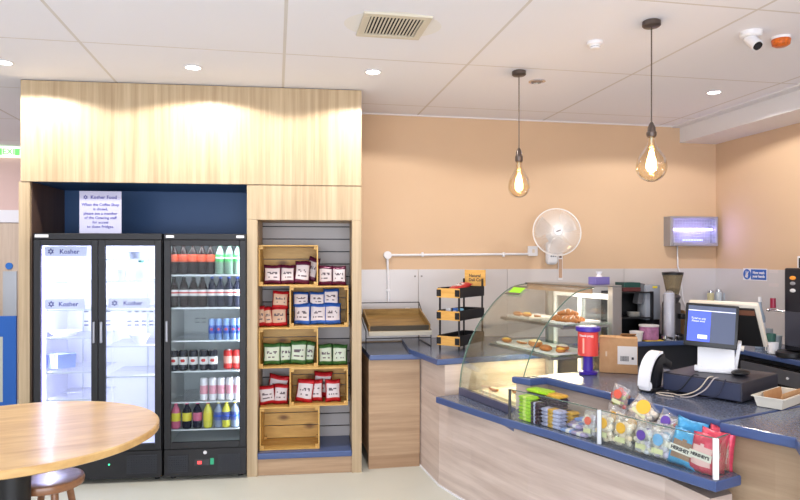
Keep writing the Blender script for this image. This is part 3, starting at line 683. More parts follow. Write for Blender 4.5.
# ------------------------------------------------------------------ glass display case
CR_ = math.atan2(A_.y, A_.x); CL = .72; CDp = .78
zb_ = SHL + .001; TOPZ = 1.425
dc = thing('glass_display_case', 'curved glass patisserie display case with steel posts on the counter', 'display case', (P0.x, P0.y, zb_), CR_)
prof = [(0, 0.05), (.012, .16), (.045, .28), (.10, .40), (.18, .52), (.29, .64), (.42, .73), (.56, TOPZ - zb_ - .01)]
MB().bx(.0, CL, -.012, .02, 0, .05, .004).build('bottom_rail', M('bluish_steel', (110, 112, 140), .35, .6), dc)
MB().bx(.003, CL - .003, .02, CDp - .03, 0, .02).build('deck', M('pale_deck', (226, 214, 184), .4), dc)
def smooth_prof(p, n=4):
    o = []
    for i in range(len(p) - 1):
        p0 = p[max(0, i - 1)]; p1 = p[i]; p2 = p[i + 1]; p3 = p[min(len(p) - 1, i + 2)]
        for k in range(n):
            t_ = k / n
            o.append(tuple(.5 * ((2 * p1[c]) + (-p0[c] + p2[c]) * t_ + (2 * p0[c] - 5 * p1[c] + 4 * p2[c] - p3[c]) * t_ ** 2 + (-p0[c] + 3 * p1[c] - 3 * p2[c] + p3[c]) * t_ ** 3) for c in (0, 1)))
    return o + [p[-1]]
sp_ = smooth_prof(prof)
MB().loft(sp_, (.0, CL), .005).build('front_glass', CASEGL, dc, 'auto')
def end_glass(x):
    mb = MB(); pts = [(x, a, b) for a, b in sp_] + [(x, CDp - .08, TOPZ - zb_ - .01), (x, CDp - .08, .05)]
    return mb.poly3([(x + .0, a + .004, b - .002) for _, a, b in pts]).build('end_glass', CASEGL, dc)
end_glass(.004); end_glass(CL - .004)
for x in (.0, CL - .006):
    MB().tube([(x + .003, a - .004, b) for a, b in sp_], .0035, 6).build('glass_edge', EDGE, dc, True)
MB().bx(-.0, CL, .54, CDp, TOPZ - zb_ - .008, TOPZ - zb_, .002).build('top_plate', STEEL, dc)
MB().bx(.02, CL - .02, .545, .56, TOPZ - zb_ - .05, TOPZ - zb_ - .009).build('top_valance', M('warm_brown_strip', (176, 142, 116), .5), dc)
GREYST = M('grey_steel_post', (150, 148, 148), .4, .6)
MB().bx(CL - .045, CL, CDp - .075, CDp, .0, TOPZ - zb_ - .009, .003).build('corner_post', GREYST, dc)
MB().bx(.0, .04, CDp - .06, CDp, .0, TOPZ - zb_ - .009, .003).build('corner_post', GREYST, dc)
# light box above and rear sliding doors
MB().bx(.06, CL - .06, .57, .60, TOPZ - zb_ - .02, TOPZ - zb_ - .009).build('lamp_tube', M('warm_case_lamp', (255, 240, 210), .4, emit=6), dc)
for k, (x0, x1, yy) in enumerate(((.045, .375, CDp - .02), (.345, CL - .05, CDp - .045))):
    zt_ = TOPZ - zb_ - .06
    d_ = MB().bx(x0, x0 + .03, yy, yy + .018, .03, zt_, .002).bx(x1 - .03, x1, yy, yy + .018, .03, zt_, .002).bx(x0 + .03, x1 - .03, yy, yy + .018, zt_ - .035, zt_, .002).bx(x0 + .03, x1 - .03, yy, yy + .018, .03, .06, .002).build('sliding_door', WHITE, dc)
    MB().bx(x0 + .03, x1 - .03, yy + .007, yy + .011, .06, zt_ - .035).build('pane', CASEGL, d_)
SHZ = []
for (z, y0) in ((1.185, .33), (1.0, .235)):
    zz = z - zb_; SHZ.append(zz)
    sh = MB().bx(.01, CL - .012, y0, CDp - .06, zz - .008, zz, .001).build('glass_shelf', SHGL, dc)
    MB().bx(.01, CL - .012, y0 - .006, y0, zz - .018, zz + .001).build('front_strip', STEEL, sh)
    for xk in (.05, CL - .045): MB().bx(xk, xk + .02, y0, CDp - .08, zz - .026, zz - .009).build('bracket', GREYST, sh)
lb = MB().box((.13, .375, .715), (.14, .08, .002), (math.radians(36), 0, 0), 0, 0).build('green_label', M('lime_label', (150, 222, 40), .5, emit=.0), dc)
MB().box((.13, .345, .697), (.17, .02, .002), (math.radians(36), 0, 0)).box((.13, .412, .742), (.17, .02, .002), (math.radians(36), 0, 0)).build('label_border', M('grey_brown', (96, 88, 84), .5), dc)
# pastries and trays
CROIS = M('baked_crust', (178, 112, 56), .5, noise=.25, nscale=40); SUGAR = M('sugar_dust', (232, 220, 206), .8); PLATE = M('white_plate', (232, 230, 226), .3); YEL = M('yellow_filling', (236, 190, 70), .4)
def inC(t, x, y, z, rz=0):
    p = dc.matrix_basis @ Vector((x, y, z)); t.location = p; t.rotation_euler = (0, 0, CR_ + rz)
bpy.context.view_layer.update()
dc.matrix_basis
def croissant(lab, x, y, z, rz=0, sc=1.0, sugar=True):
    t = thing('croissant', lab, 'croissant', group='croissants in the display case'); mb = MB(); n = 7
    for k in range(n):
        a = (k / (n - 1) - .5) * 2.0; r = (.026 - .016 * abs(k / (n - 1) - .5) * 1.6) * sc
        mb.sph((.062 * sc * math.sin(a), .05 * sc * (1 - math.cos(a)), r * .86), r, (.75, 1.05, .86), 8, 0, (0, 0, a))
    mb.build('pastry', CROIS, t, True)
    if sugar: MB().sph((0, 0, .026 * sc), .02 * sc, (1.5, 1, .7), 7).build('sugar_topping', SUGAR, t, True)
    inC(t, x, y, z, rz); return t
def trayy(lab, x0, x1, y0, y1, z, mat=PLATE):
    t = thing('serving_tray', lab, 'tray')
    w = x1 - x0; d = y1 - y0
    MB().bx(-w / 2, w / 2, -d / 2, d / 2, 0, .006, .002).bx(-w / 2, w / 2, -d / 2, -d / 2 + .006, .006, .014).bx(-w / 2, w / 2, d / 2 - .006, d / 2, .006, .014).bx(-w / 2, -w / 2 + .006, -d / 2 + .006, d / 2 - .006, .006, .014).bx(w / 2 - .006, w / 2, -d / 2 + .006, d / 2 - .006, .006, .014).build('tray', mat, t)
    inC(t, (x0 + x1) / 2, (y0 + y1) / 2, z); return z + .0065
z1_ = trayy('white tray on the upper glass shelf, right end', .44, .68, .36, .64, SHZ[0] + .0005)
for i, (x, y, r_) in enumerate(((.65, .42, .3), (.58, .42, .1), (.52, .43, 2.8), (.62, .50, 1.2), (.54, .52, .4))): croissant('sugar dusted croissant on the upper right tray, ' + ('front row nearest the post', 'front row middle', 'front row far side', 'back row right', 'back row left')[i], x, y, z1_, r_, 1.0)
croissant('sugar dusted croissant piled on top of the upper right tray', .585, .46, z1_ + .038, .9, 1.05)
def roll(lab, x, y, z, sx=.04, sy=.03, top=SUGAR, rz=0):
    t = thing('iced_bun', lab, 'bun', group='buns in the display case')
    MB().sph((0, 0, sy * .55), sy, (sx / sy, 1, .55), 9).build('bun', CROIS, t, True); MB().sph((0, 0, sy * .8), sy * .86, (sx / sy, .95, .42), 8).build('icing', top, t, True); inC(t, x, y, z, rz); return t
z2_ = trayy('white tray on the upper glass shelf, left end', .04, .30, .36, .60, SHZ[0] + .0005)
roll('brown glazed bun at the left end of the upper glass shelf', .10, .41, z2_, .05, .028, CROIS); roll('small iced bun beside the glazed bun on the upper shelf', .18, .43, z2_, .045, .028, YEL); roll('pale wrapped bun towards the middle of the upper left tray', .26, .46, z2_, .035, .022, M('greyish_icing', (206, 200, 204), .5))
z3_ = trayy('long white tray on the lower glass shelf', .04, .46, .27, .55, SHZ[1] + .0005); z4_ = trayy('white tray on the lower glass shelf, right end', .49, .69, .27, .55, SHZ[1] + .0005)
roll('golden pastry at the left end of the lower glass shelf', .08, .33, z3_, .05, .03, YEL); roll('flat flaky pastry beside the golden one on the lower shelf', .19, .38, z3_, .06, .02, SUGAR); roll('large round iced bun in the middle of the lower shelf', .36, .37, z3_, .055, .045, M('cream_icing', (240, 214, 160), .5))
roll('crusty roll at the right end of the lower shelf, in front', .54, .32, z4_, .05, .036, CROIS); roll('sugared roll at the right end of the lower shelf, behind', .57, .43, z4_, .05, .036, SUGAR); roll('yellow topped pastry beside the corner post on lower shelf', .65, .35, z4_, .035, .03, YEL)
z5_ = trayy('cream tray on the deck of the display case', .05, .62, .12, .52, .0205, M('cream_tray', (238, 226, 200), .4))
for i, (x, y) in enumerate(((.12, .2), (.24, .3), (.38, .24), (.52, .34), (.5, .18))): roll('pale flat pastry on the display deck tray, number %s from the far end' % ('one', 'two', 'three', 'four', 'five')[i] if False else ('pale flat pastry on the deck tray, ' + ('at the far left', 'behind the far left one', 'near the middle', 'at the right rear', 'at the right front')[i]), x, y, z5_, .05, .024, M('pale_icing', (244, 232, 206), .5))

# ------------------------------------------------------------------ guard glass on ledge
gp = [at(514, 419.5, SHR) + Vector((.02, .01, 0))] + [p + Vector((.022, .008, 0)) for p in (shr[1], shr[2], shr[3])] + [shr[4] + Vector((.022, .03, 0))]
gp[0] = shr[0] + Vector((.035, -.035, 0))
ge = endb + Vector((-.03, .03, 0)); GH = .165
g = thing('glass_guard', 'low clear glass guard with metal posts around the sweets ledge', 'glass guard', (0, 0, SHR + .0005))
for i in range(4):
    a, b = gp[i], gp[i + 1]; m_ = (a + b) / 2; dv = (b - a); ang = math.atan2(dv.y, dv.x)
    MB().box((m_.x, m_.y, GH / 2), (dv.length, .005, GH), ang).build('glass_panel', CASEGL, g)
    MB().box((m_.x, m_.y, GH - .001), (dv.length, .006, .003), ang).build('glass_edge', EDGE, g)
m_ = (gp[4] + ge) / 2; dv = ge - gp[4]
MB().box((m_.x, m_.y, GH / 2), (dv.length, .005, GH), math.atan2(dv.y, dv.x)).build('glass_panel', CASEGL, g)
MB().box((m_.x, m_.y, GH), (dv.length, .006, .003), math.atan2(dv.y, dv.x)).build('glass_edge', EDGE, g)
for p, w_, mm in ((gp[0], .016, DARKSTEEL), (gp[2], .022, STEEL), (gp[4], .022, WHITE), ):
    MB().box((p.x - .003, p.y - .003, GH / 2), (w_, .014, GH + .002), math.radians(-20), .002).build('post', mm, g)

# ------------------------------------------------------------------ things on the ledge
SHT = SHR + .001
LD = (shr[3] - shr[1]).normalized(); LANG = math.atan2(LD.y, LD.x)       # along the ledge, facing the customers
NV = Vector((-LD.y, LD.x, 0))                                            # inwards
def ledge_pt(px, off, z=SHT):
    """a spot on the ledge, off metres behind its front edge"""
    best = None
    for i in range(len(shr) - 1):
        a, b = shr[i] + NV * off, shr[i + 1] + NV * off
        e = (b - a); tt = on_line(px, a, (e.x, e.y))
        if best is None or abs(tt - .5) < abs(best[0] - .5): best = (tt, a + e * tt)
    return Vector((best[1].x, best[1].y, z))
LIME = M('lime_wrapper', (160, 208, 40), .35, noise=.2, nscale=70); CHOC = M('dark_choc_wrapper', (60, 46, 62), .35, noise=.5, nscale=60); BLUEWH = M('blue_white_wrapper', (176, 178, 214), .35, noise=.3, nscale=60)
YELBR = M('yellow_brown_wrapper', (206, 160, 60), .35, noise=.3, nscale=60); PURP = M('lilac_wrapper', (170, 156, 196), .35, noise=.3, nscale=50); BLW2 = M('pale_blue_wrapper', (130, 156, 216), .35, noise=.25, nscale=50)
def bar(mats, lab, p, rz, w=.14, d=.05, h=.018, group='chocolate bars stacked on the ledge', band=None):
    t = thing('chocolate_bar', lab, 'chocolate bar', p, rz, group)
    MB().box((0, 0, h / 2), (w * .86, d, h), None, h * .38).build('bar_body', mats, t, 'auto')
    MB().box((w * .46, 0, h / 2), (w * .09, d * .9, .002)).box((-w * .46, 0, h / 2), (w * .09, d * .9, .002)).build('crimped_end', mats, t)
    if band: MB().box((0, 0, h / 2), (w * .3, d + .0015, h + .0015), None, h * .38).build('printed_band', band, t, 'auto')
    return t
NUMW = ['bottom', 'second from bottom', 'third from bottom', 'fourth from bottom', 'fifth from bottom', 'sixth from bottom', 'top']
p = ledge_pt(529, .075)
for k in range(7):
    bar(LIME, 'lime green bar, %s in the stack beside the ledge end post' % NUMW[k], p + Vector((random.uniform(-.003, .003), 0, k * .0195)), LANG + random.uniform(-.05, .05), .105, .07, .019, 'lime green bars stacked on the ledge', M('lime_light_band', (206, 226, 120), .4))
p = ledge_pt(541, .16)
for k in range(8):
    bar(CHOC if k < 7 else LIME, ('dark bar, %s in the tall stack behind the lime bars' % (NUMW[k] if k < 6 else 'second from top')) if k < 7 else 'lime bar lying on the tall dark stack', p + Vector((0, 0, k * .0205)), LANG + random.uniform(-.06, .06), .17, .08, .02, 'dark bars stacked on the ledge')
p = ledge_pt(556, .16)
for k in range(8):
    bar(CHOC if k < 7 else YELBR, ('dark bar, %s in the stack near the wood upstand' % (NUMW[k] if k < 6 else 'second from top')) if k < 7 else 'yellow brown bar on top of the rear dark stack', p + Vector((0, 0, k * .0195)), LANG + random.uniform(-.06, .06), .13, .075, .019, 'dark bars stacked on the ledge')
p = ledge_pt(538, .065)
for k in range(6):
    bar(CHOC, 'dark navy bar, %s in the front stack between lime and white bars' % NUMW[k], p + Vector((0, 0, k * .0195)), LANG + random.uniform(-.06, .06), .07, .06, .019, 'dark bars stacked on the ledge', BLUEWH)
p = ledge_pt(568, .17)
for k in range(4):
    bar(YELBR, 'yellow brown bar, %s in the rear stack behind the loose pile' % NUMW[k], p + Vector((0, 0, k * .0195)), LANG + random.uniform(-.06, .06), .13, .06, .019, 'yellow brown bars stacked on the ledge', CHOC)
p = ledge_pt(554, .07)
for k in range(5):
    bar(BLUEWH, 'white and yellow bar, %s in the short front stack' % (NUMW[k] if k < 4 else 'top'), p + Vector((0, 0, k * .0195)), LANG + random.uniform(-.06, .06), .15, .06, .019, 'white and yellow bars stacked on the ledge', YELBR)
for i, (px, off, k, mt) in enumerate(((570, .06, 0, BLW2), (577, .10, 1, PURP), (584, .15, 2, BLW2), (581, .06, 0, PURP), (587, .10, 3, BLW2), (575, .15, 0, BLW2), (585, .15, 0, PURP), (580, .11, 0, PURP), (586, .12, 1.1, BLW2), (580.5, .15, 1.1, PURP))):
    bar(mt, '%s bar in the loose pile by middle post, %s' % ('pale blue' if mt is BLW2 else 'lilac', ('front left', 'second layer left', 'near the top', 'front right', 'very top', 'rear left', 'rear right', 'middle on the ledge', 'second layer right', 'second layer rear')[i]), ledge_pt(px, off, SHT + k * .021), LANG + random.uniform(-.15, .15), .11, .045, .018, 'bars in the loose pile on the ledge', WHL)
def treat(px, off, w, h, d, sticker, fill, lab, tilt=-.15, z=0, roll_=0, rz=0):
    _sd[0] += 1
    w *= 1.2; h *= 1.08
    o = pillow('treat_bag', w, h, d, [FILM, FILM], lab, 'treat bag', 'clear bags of treats on the ledge', _sd[0], patch=(0, 1, 0), ink=False)
    o.location = ledge_pt(px, off, SHT + z); o.rotation_euler = (tilt, roll_, LANG + rz)
    rnd = random.Random(_sd[0]); mb = MB()
    for k in range(46): mb.sph((rnd.uniform(-.36, .36) * w, rnd.uniform(-.22, .22) * d, rnd.uniform(.10, .78) * h), rnd.uniform(.010, .015), (1.2, .9, 1), 4, rnd.randrange(len(fill)))
    mb.build('sweets', fill, o, True)
    MB().cyl((0, -d * .5, h * .62), (0, -d * .5 - .003, h * .62), w * .225, n=20).build('round_label', sticker, o)
    MB().box((0, -d * .49, h * .26), (w * .5, .002, h * .16)).build('square_label', M('pale_label', (216, 216, 170), .5), o)
    return o
ORS = M('orange_red_sticker', (222, 96, 76), .5); YS = M('orange_yellow_sticker', (242, 184, 60), .5); PS = M('purple_sticker', (110, 76, 176), .5); BS = M('light_blue_sticker', (120, 176, 226), .5)
fA = [M('brown_sweets', (120, 60, 40), .5), M('red_sweets', (190, 60, 50), .5), M('green_sweets', (150, 160, 60), .5)]; fB = [M('peach_sweets', (244, 222, 190), .5), M('cream_sweets', (240, 226, 200), .5)]; fC = [M('grey_sweets', (206, 206, 216), .5), M('lilac_sweets', (200, 190, 214), .5), M('cream_sweets2', (228, 222, 206), .5)]
treat(589.5, .065, .075, .125, .05, ORS, fC, 'clear treat bag with red round label just left of the middle post')
treat(601.5, .10, .075, .125, .05, ORS, fC, 'clear treat bag with red round label just right of the middle post, behind')
treat(605, .06, .095, .14, .06, YS, fB, 'clear treat bag with yellow label, first right of the middle post')
treat(623, .06, .095, .14, .06, YS, fB, 'clear treat bag with yellow label, second right of the middle post')
treat(615, .17, .10, .155, .06, YS, fB, 'clear treat bag of pale sweets standing behind the two yellow labelled bags')
treat(634, .17, .10, .14, .06, YS, fB, 'clear treat bag of pale sweets standing in the back row, middle')
treat(618, .185, .085, .10, .05, ORS, fA, 'clear bag of brown and red sweets with red label, highest, back row', -.1, .155, .2)
treat(637, .185, .13, .095, .06, YS, fB, 'wide clear bag with orange label lying on the back row', -.5, .12, .5)
treat(643, .06, .085, .13, .055, PS, fC, 'clear treat bag with purple label at the front')
treat(651, .115, .085, .13, .055, PS, fC, 'clear treat bag with purple label, tucked behind the front purple one')
treat(660, .06, .095, .13, .055, BS, fC, 'clear treat bag with light blue label at the front')
treat(668, .125, .09, .13, .05, BS, fC, 'pale clear treat bag tucked behind the light blue labelled one')
treat(661, .19, .09, .12, .05, PS, fC, 'clear treat bag with purple label in the back row', -.3, .06, .3)
treat(675, .19, .11, .09, .05, BS, fA, 'clear bag with brown filling lying in the back row', -.6, .08, .9)
SKY = foil('sky_blue_foil', (70, 160, 214)); PINKF = foil('pink_red_foil', (212, 70, 96)); BROWNP = M('cookie_print', (150, 120, 100), .5)
def bigbag(px, off, w, h, mats, lab, tilt, roll_=0, rz=0, wordy=True, z=0):
    _sd[0] += 1
    o = pillow('sharing_bag', w, h, .055, mats, lab, 'sharing bag', 'foil sharing bags on the ledge', _sd[0], patch=(.36, .16, .64), ink=False)
    o.location = ledge_pt(px, off, SHT + z); o.rotation_euler = (tilt, roll_, LANG + rz)
    MB().box((0, -.0285, h * .44), (w * .8, .004, h * .19)).build('name_panel', M('name_panel', (226, 222, 214), .5), o)
    if wordy: text('lettering', "HERSHEY'S", w * .14, INK, TF(0, -.0312, h * .44), o, bold=.0008)
    return o
bigbag(681, .055, .15, .155, [SKY, BROWNP], 'sky blue sharing bag leaning behind the guard glass', -.28, .12)
bigbag(686, .15, .15, .18, [SKY, BROWNP], 'sky blue sharing bag, taller one standing behind', -.15, .1)
bigbag(701, .055, .125, .160, [PINKF, M('pale_pink_print', (232, 190, 190), .5)], 'pink sharing bag beside the white end post', -.15, .1)
bigbag(710, .115, .125, .170, [PINKF, M('pale_pink_print', (232, 190, 190), .5)], 'pink sharing bag, middle one by the end glass', -.12, .08)
bigbag(719, .17, .12, .175, [PINKF, M('pale_pink_print', (232, 190, 190), .5)], 'pink sharing bag furthest back by the end glass', -.1, .05)

# ------------------------------------------------------------------ tray rack on left worktop
WT = .871
rk = thing('tray_rack', 'thin black wire rack holding a sloping wooden tray, left worktop', 'rack', (0, 0, 0))
x0 = .70; x1 = 1.19; yb = 5.42; yf = 4.98
x0 = onY(366, yf); x1 = onY(431, yf); 
zt = hgt(303, x0, yb)
for x, fz_ in ((x0, WT + .0045), (x1, CTH + .0045)):
    MB().tube([(x, yb, fz_), (x, yb, zt), (x, yf + .2, hgt(322, x, yf + .2)), (x, yf, WT + .16), (x, yf, fz_), (x, yb, fz_)], .004, 6).build('side_frame', DARKSTEEL, rk)
for y_, z_ in ((yb, zt), (yb, zt - .1), (yf, WT + .1)): MB().tube([(x0, y_, z_), (x1, y_, z_)], .004, 6).build('cross_wire', DARKSTEEL, rk)
MB().bx(x0 + .02, x1 - .005, yb - .14, yb - .02, zt - .115, zt - .1, .002).build('top_shelf', wood('pale_rack_wood', (150, 128, 110), (186, 164, 142), (4, 30, 30)), rk)
tr = thing('wooden_tray', 'empty sloping rustic wooden tray resting in the black wire rack', 'tray', ((x0 + x1) / 2, 5.13, WT + .20), (math.radians(15), 0, 0))
w = x1 - x0 - .03
MB().bx(-w / 2, w / 2, -.19, .19, 0, .012).build('tray_base', RUSTIC, tr)
for nm, a_ in (('end', 0),):
    MB().bx(-w / 2, -w / 2 + .012, -.19, .19, .012, .06, .001).build('tray_side', RUSTIC, tr); MB().bx(w / 2 - .012, w / 2, -.19, .19, .012, .06, .001).build('tray_side', RUSTIC, tr)
    MB().bx(-w / 2 + .012, w / 2 - .012, -.19, -.178, .012, .05, .001).build('tray_side', M('dark_tray_side', (66, 58, 46), .6), tr); MB().bx(-w / 2 + .012, w / 2 - .012, .178, .19, .012, .06, .001).build('tray_side', RUSTIC, tr)
MB().bx(-w / 2 - .002, w / 2 + .01, -.215, -.194, -.02, .012, .002).build('ticket_strip', M('pale_strip', (196, 188, 172), .5), tr)
for i, (px, mt, lb_, hh_) in enumerate(((397.5, WHITE, 'white', .055), (403, M('yellow_jar', (214, 204, 60), .4), 'yellow', .035), (407.5, BLACK, 'black', .06))):
    X = onY(px, yb - .08)
    t = thing('spice_jar', 'small %s jar on the top shelf of the wire rack' % lb_, 'jar', (min(X, x1 - .03), yb - .08, zt - .0995), 0, 'jars on the wire rack')
    MB().lathe([(.018, 0), (.02, .004), (.02, hh_ * .8), (.016, hh_ * .85)], n=14).build('jar_body', mt, t, 'auto'); MB().cyl((0, 0, hh_ * .85), (0, 0, hh_), .019, n=14).build('lid', WHITE if mt is not WHITE else M('grey_lid', (150, 150, 160), .4), t)

# ------------------------------------------------------------------ three tier black stand
T0 = CTH + .001
fl = at(441, 349, CTH); fr = at(456, 352.5, CTH)       # front feet
ang = math.atan2(-.12, 1)
q0 = at(440, 350, CTH); q1 = at(457.5, 353, CTH); 
ex = (q1 - q0); W_ = .145
back = at(483, 347, CTH) - q1
ex = ex.normalized(); SA = math.atan2(ex.y, ex.x); 
SA = math.radians(-45)
st = thing('tiered_display_stand', 'black three tier stand with pine fronts and a pine header sign', 'stand', (q0.x, q0.y, T0), SA)
SW = .165; SD = .38; SHt = .475
for sx in (0, SW):
    for sy in (0, SD):
        MB().bx(sx - .006, sx + .006, sy - .006, sy + .006, 0, SHt if sy == 0 else SHt + .06, .001).build('upright', BLACK, st)
for i, z in enumerate((.04, .23, .40)):
    tr_ = MB().bx(-.012, SW + .012, -.012, SD + .01, z, z + .008).bx(-.012, -.006, -.012, SD + .01, z + .008, z + .075).bx(SW + .006, SW + .012, -.012, SD + .01, z + .008, z + .075).bx(-.006, SW + .006, SD + .004, SD + .01, z + .008, z + .075).build('tray', BLACK, st)
    MB().bx(-.014, SW + .014, -.022, -.0125, z, z + .07, .001).build('front_board', CRISPW, tr_)
    for xk in (-.016, SW - .022): MB().bx(xk, xk + .038, -.025, -.0225, z + .01, z + .06).build('black_plate', BLACK, tr_)
sg = MB().bx(.0, SW + .02, SD + .012, SD + .022, SHt, SHt + .13, .001).build('header_sign', CRISPW, st)
text('lettering', 'Natural\nDeli Co', .034, INK, TF(SW / 2 + .01, SD + .0115, SHt + .065), sg, bold=.0006)
def inS(t, x, y, z, rz=0):
    c, s2 = math.cos(SA), math.sin(SA); t.location = (q0.x + c * x - s2 * y, q0.y + s2 * x + c * y, T0 + z); t.rotation_euler = (0, 0, SA + rz)
t = pillow('snack_bag', .12, .25, .05, [RED, CREAM, GREYINK], 'long red snack bag lying on the top tray of the black stand', 'snack bag', None, 991, patch=(.2, .3, .6))
inS(t, SW / 2, .03, .445); t.rotation_euler = (math.radians(-78), 0, SA)
for i, (x, y, mt, nm) in enumerate(((.04, .06, WHITE, 'white'), (.09, .08, M('blue_pack', (60, 110, 190), .4), 'blue'), (.14, .07, M('cyan_pack', (120, 180, 210), .4), 'pale blue'))):
    t = thing('snack_packet', 'small %s packet standing in the middle tray of the black stand' % nm, 'packet', group='packets in the black stand')
    MB().box((0, 0, .04), (.045, .02, .08), None, .006).build('packet', mt, t, 'auto'); MB().box((0, -.0105, .045), (.03, .001, .03)).build('printed_label', CREAM, t); inS(t, x, y, .2385, random.uniform(-.3, .3))
for i, y in enumerate((.06, .13, .2)):
    t = thing('snack_packet', 'brown packet lying in the bottom tray of the black stand, %s' % ('front', 'middle', 'rear')[i], 'packet', group='packets in the black stand')
    MB().box((0, 0, .02), (.13, .055, .035), None, .008).build('packet', M('brown_packet', (120, 86, 66), .5), t, 'auto'); MB().box((0, 0, .0385), (.07, .03, .001)).build('printed_label', CREAM, t); inS(t, .085, y, .0485)

# ------------------------------------------------------------------ things on the service worktop
def cw(px, py, h=CTH): v = at(px, py, h); return Vector((v.x, v.y, h + .0015))
p = cw(588, 374.0)
t = thing('collection_tin', 'red and purple charity collection tin standing in front of the display case', 'collection tin', p, math.radians(-30))
PUV = M('collection_purple', (66, 40, 160), .4); k = 3.97 / 645
MB().lathe([(.052, 0), (.055, .004), (.055, .014), (.03, .02), (.028, .10), (.03, .112)], n=28).build('base', PUV, t, 'auto')
MB().lathe([(.058, .112), (.06, .114), (.06, .255), (.058, .257)], n=32).build('drum', M('collection_red', (224, 70, 64), .45), t, 'auto')
MB().lathe([(.066, .257), (.072, .262), (.072, .283), (.066, .287), (.001, .287)], n=32).build('lid', PUV, t, 'auto')
MB().lathe([(.05, .2872), (.05, .291), (.001, .291)], n=28).build('lid_disc', WHITE, t)
MB().bx(-.02, .02, -.004, .004, .291, .2925).build('coin_slot', BLACK, t)
text('lettering', 'Thank you', .016, WHITE, TF(-.012, -.061, .235), t, bold=.0004)
MB().bx(.02, .034, -.0615, -.058, .225, .24).bx(-.028, -.018, -.061, -.056, .13, .22).build('emblem', M('pale_red_mark', (240, 170, 150), .5), t)
bxp = cw(620, 374)
BA = math.radians(-28)
t = thing('cardboard_box', 'brown cardboard carton with white shipping label beside the collection tin', 'box', bxp + Vector((.03, .075, 0)), BA)
bw, bd, bh = .22, .13, .215
MB().bx(-bw / 2, bw / 2, -bd / 2, bd / 2, 0, bh, .002).build('carton', CARD, t)
MB().box((-.06, -bd / 2 - .003, bh + .006), (.09, .02, .002), (.5, 0, 0)).box((.06, bd / 2 - .02, bh + .008), (.09, .06, .002), (-.3, 0, .1)).build('flap', CARD, t)
lbx = MB().bx(-.005, bw / 2 - .003, -bd / 2 - .0015, -bd / 2, .055, .165).build('shipping_label', M('label_white', (224, 220, 216), .6), t)
mb = MB(); xx = .012
while xx < .06: w_ = random.choice((.0015, .003, .002)); mb.bx(xx, xx + w_, -bd / 2 - .0025, -bd / 2 - .0015, .075, .105); xx += w_ + .002
mb.bx(.075, .088, -bd / 2 - .0025, -bd / 2 - .0015, .085, .1); mb.build('barcode', INK, lbx)
MB().bx(-bw / 2 + .035, -bw / 2 + .045, -bd / 2 - .001, -bd / 2, .1, .13).build('tape_patch', M('tape', (206, 180, 150), .3), t)
# reader / scanner stand
p = cw(657, 392)
t = thing('card_reader_stand', 'white and black curved card reader stand left of the cash drawer', 'card reader', p + Vector((-.03, .02, 0)), math.radians(-66))
arc = [(-.045 + .115 * (1 - math.cos(a * PI / 2)), .03 + .165 * math.sin(a * PI / 2)) for a in [i / 10 for i in range(11)]]
MB().loft(arc, (-.033, .033), .012, 0).build('white_cover', WHITE, t, 'auto')
MB().box((.0, -.035, .032), (.072, .04, .05), None, .016).build('rounded_nose', WHITE, t, 'auto')
MB().loft([(a + .012, b - .004) for a, b in arc], (-.037, .037), -.045).build('black_shell', BLACK, t, 'auto')
MB().box((0, .03, .0125), (.085, .14, .025), None, .008).build('base', BLACK, t, 'auto')
MB().box((0, .105, .145), (.07, .10, .045), (-.45, 0, 0), .01).build('handset_rest', BLACK, t, 'auto')
MB().box((0, .06, .075), (.05, .04, .13), (-.2, 0, 0), .006).build('neck', BLACK, t, 'auto')
# cash drawer
cd0 = at(742, 404.5, CTH)
aA = Vector((-.47, .883, 0)); bB = Vector((.883, .47, 0)); dl, dw_, dh = .40, .42, .10
ctr = Vector((cd0.x, cd0.y, CTH + .0015)) + aA * dl / 2 + bB * dw_ / 2
DA = math.atan2(bB.y, bB.x) - PI / 2          # local -x runs along a, +y runs along b
t = thing('cash_drawer', 'dark blue black metal cash drawer underneath the till screens', 'cash drawer', ctr, math.atan2(-aA.y, -aA.x))
DRB = M('drawer_dark', (52, 58, 82), .42)
MB().bx(-dl / 2, dl / 2, -dw_ / 2, dw_ / 2, .008, dh, .003).build('casing', M('drawer_casing', (44, 44, 54), .45), t)
MB().bx(-dl / 2 + .006, dl / 2 - .006, -dw_ / 2 - .006, -dw_ / 2 + .001, .012, dh - .006, .002).build('drawer_front', DRB, t)
for sx in (-1, 1):
    for sy in (-1, 1): MB().cyl((sx * (dl / 2 - .03), sy * (dw_ / 2 - .03), 0), (sx * (dl / 2 - .03), sy * (dw_ / 2 - .03), .0085), .012, n=10).build('foot', BLACK, t)
DT = CTH + .0015 + dh
# till
PO = Vector((2.135, 2.86, DT + .001)); r1 = math.radians(-38)
PO = at(716, 371.5, DT) ; PO.z = DT + .001
till = thing('till', 'white touch screen till with black backed screen and small customer display', 'till', PO, r1)
MB().box((0.0, .0, .008), (.17, .12, .016), None, .005).box((-.085, -.04, .018), (.035, .03, .03), None, .006).box((.085, -.04, .014), (.035, .03, .028), None, .006).build('base', WHITE, till, 'auto')
MB().box((0, -.03, .07), (.175, .014, .115), (-.25, 0, 0), .004).box((.10, .0, .09), (.018, .06, .15), (.2, .15, 0), .004).build('stand', WHITE, till, 'auto')
MB().cyl((.09, -.02, .135), (.13, -.02, .13), .014, n=14).build('hinge_cap', M('warm_white', (226, 216, 200), .4), till)
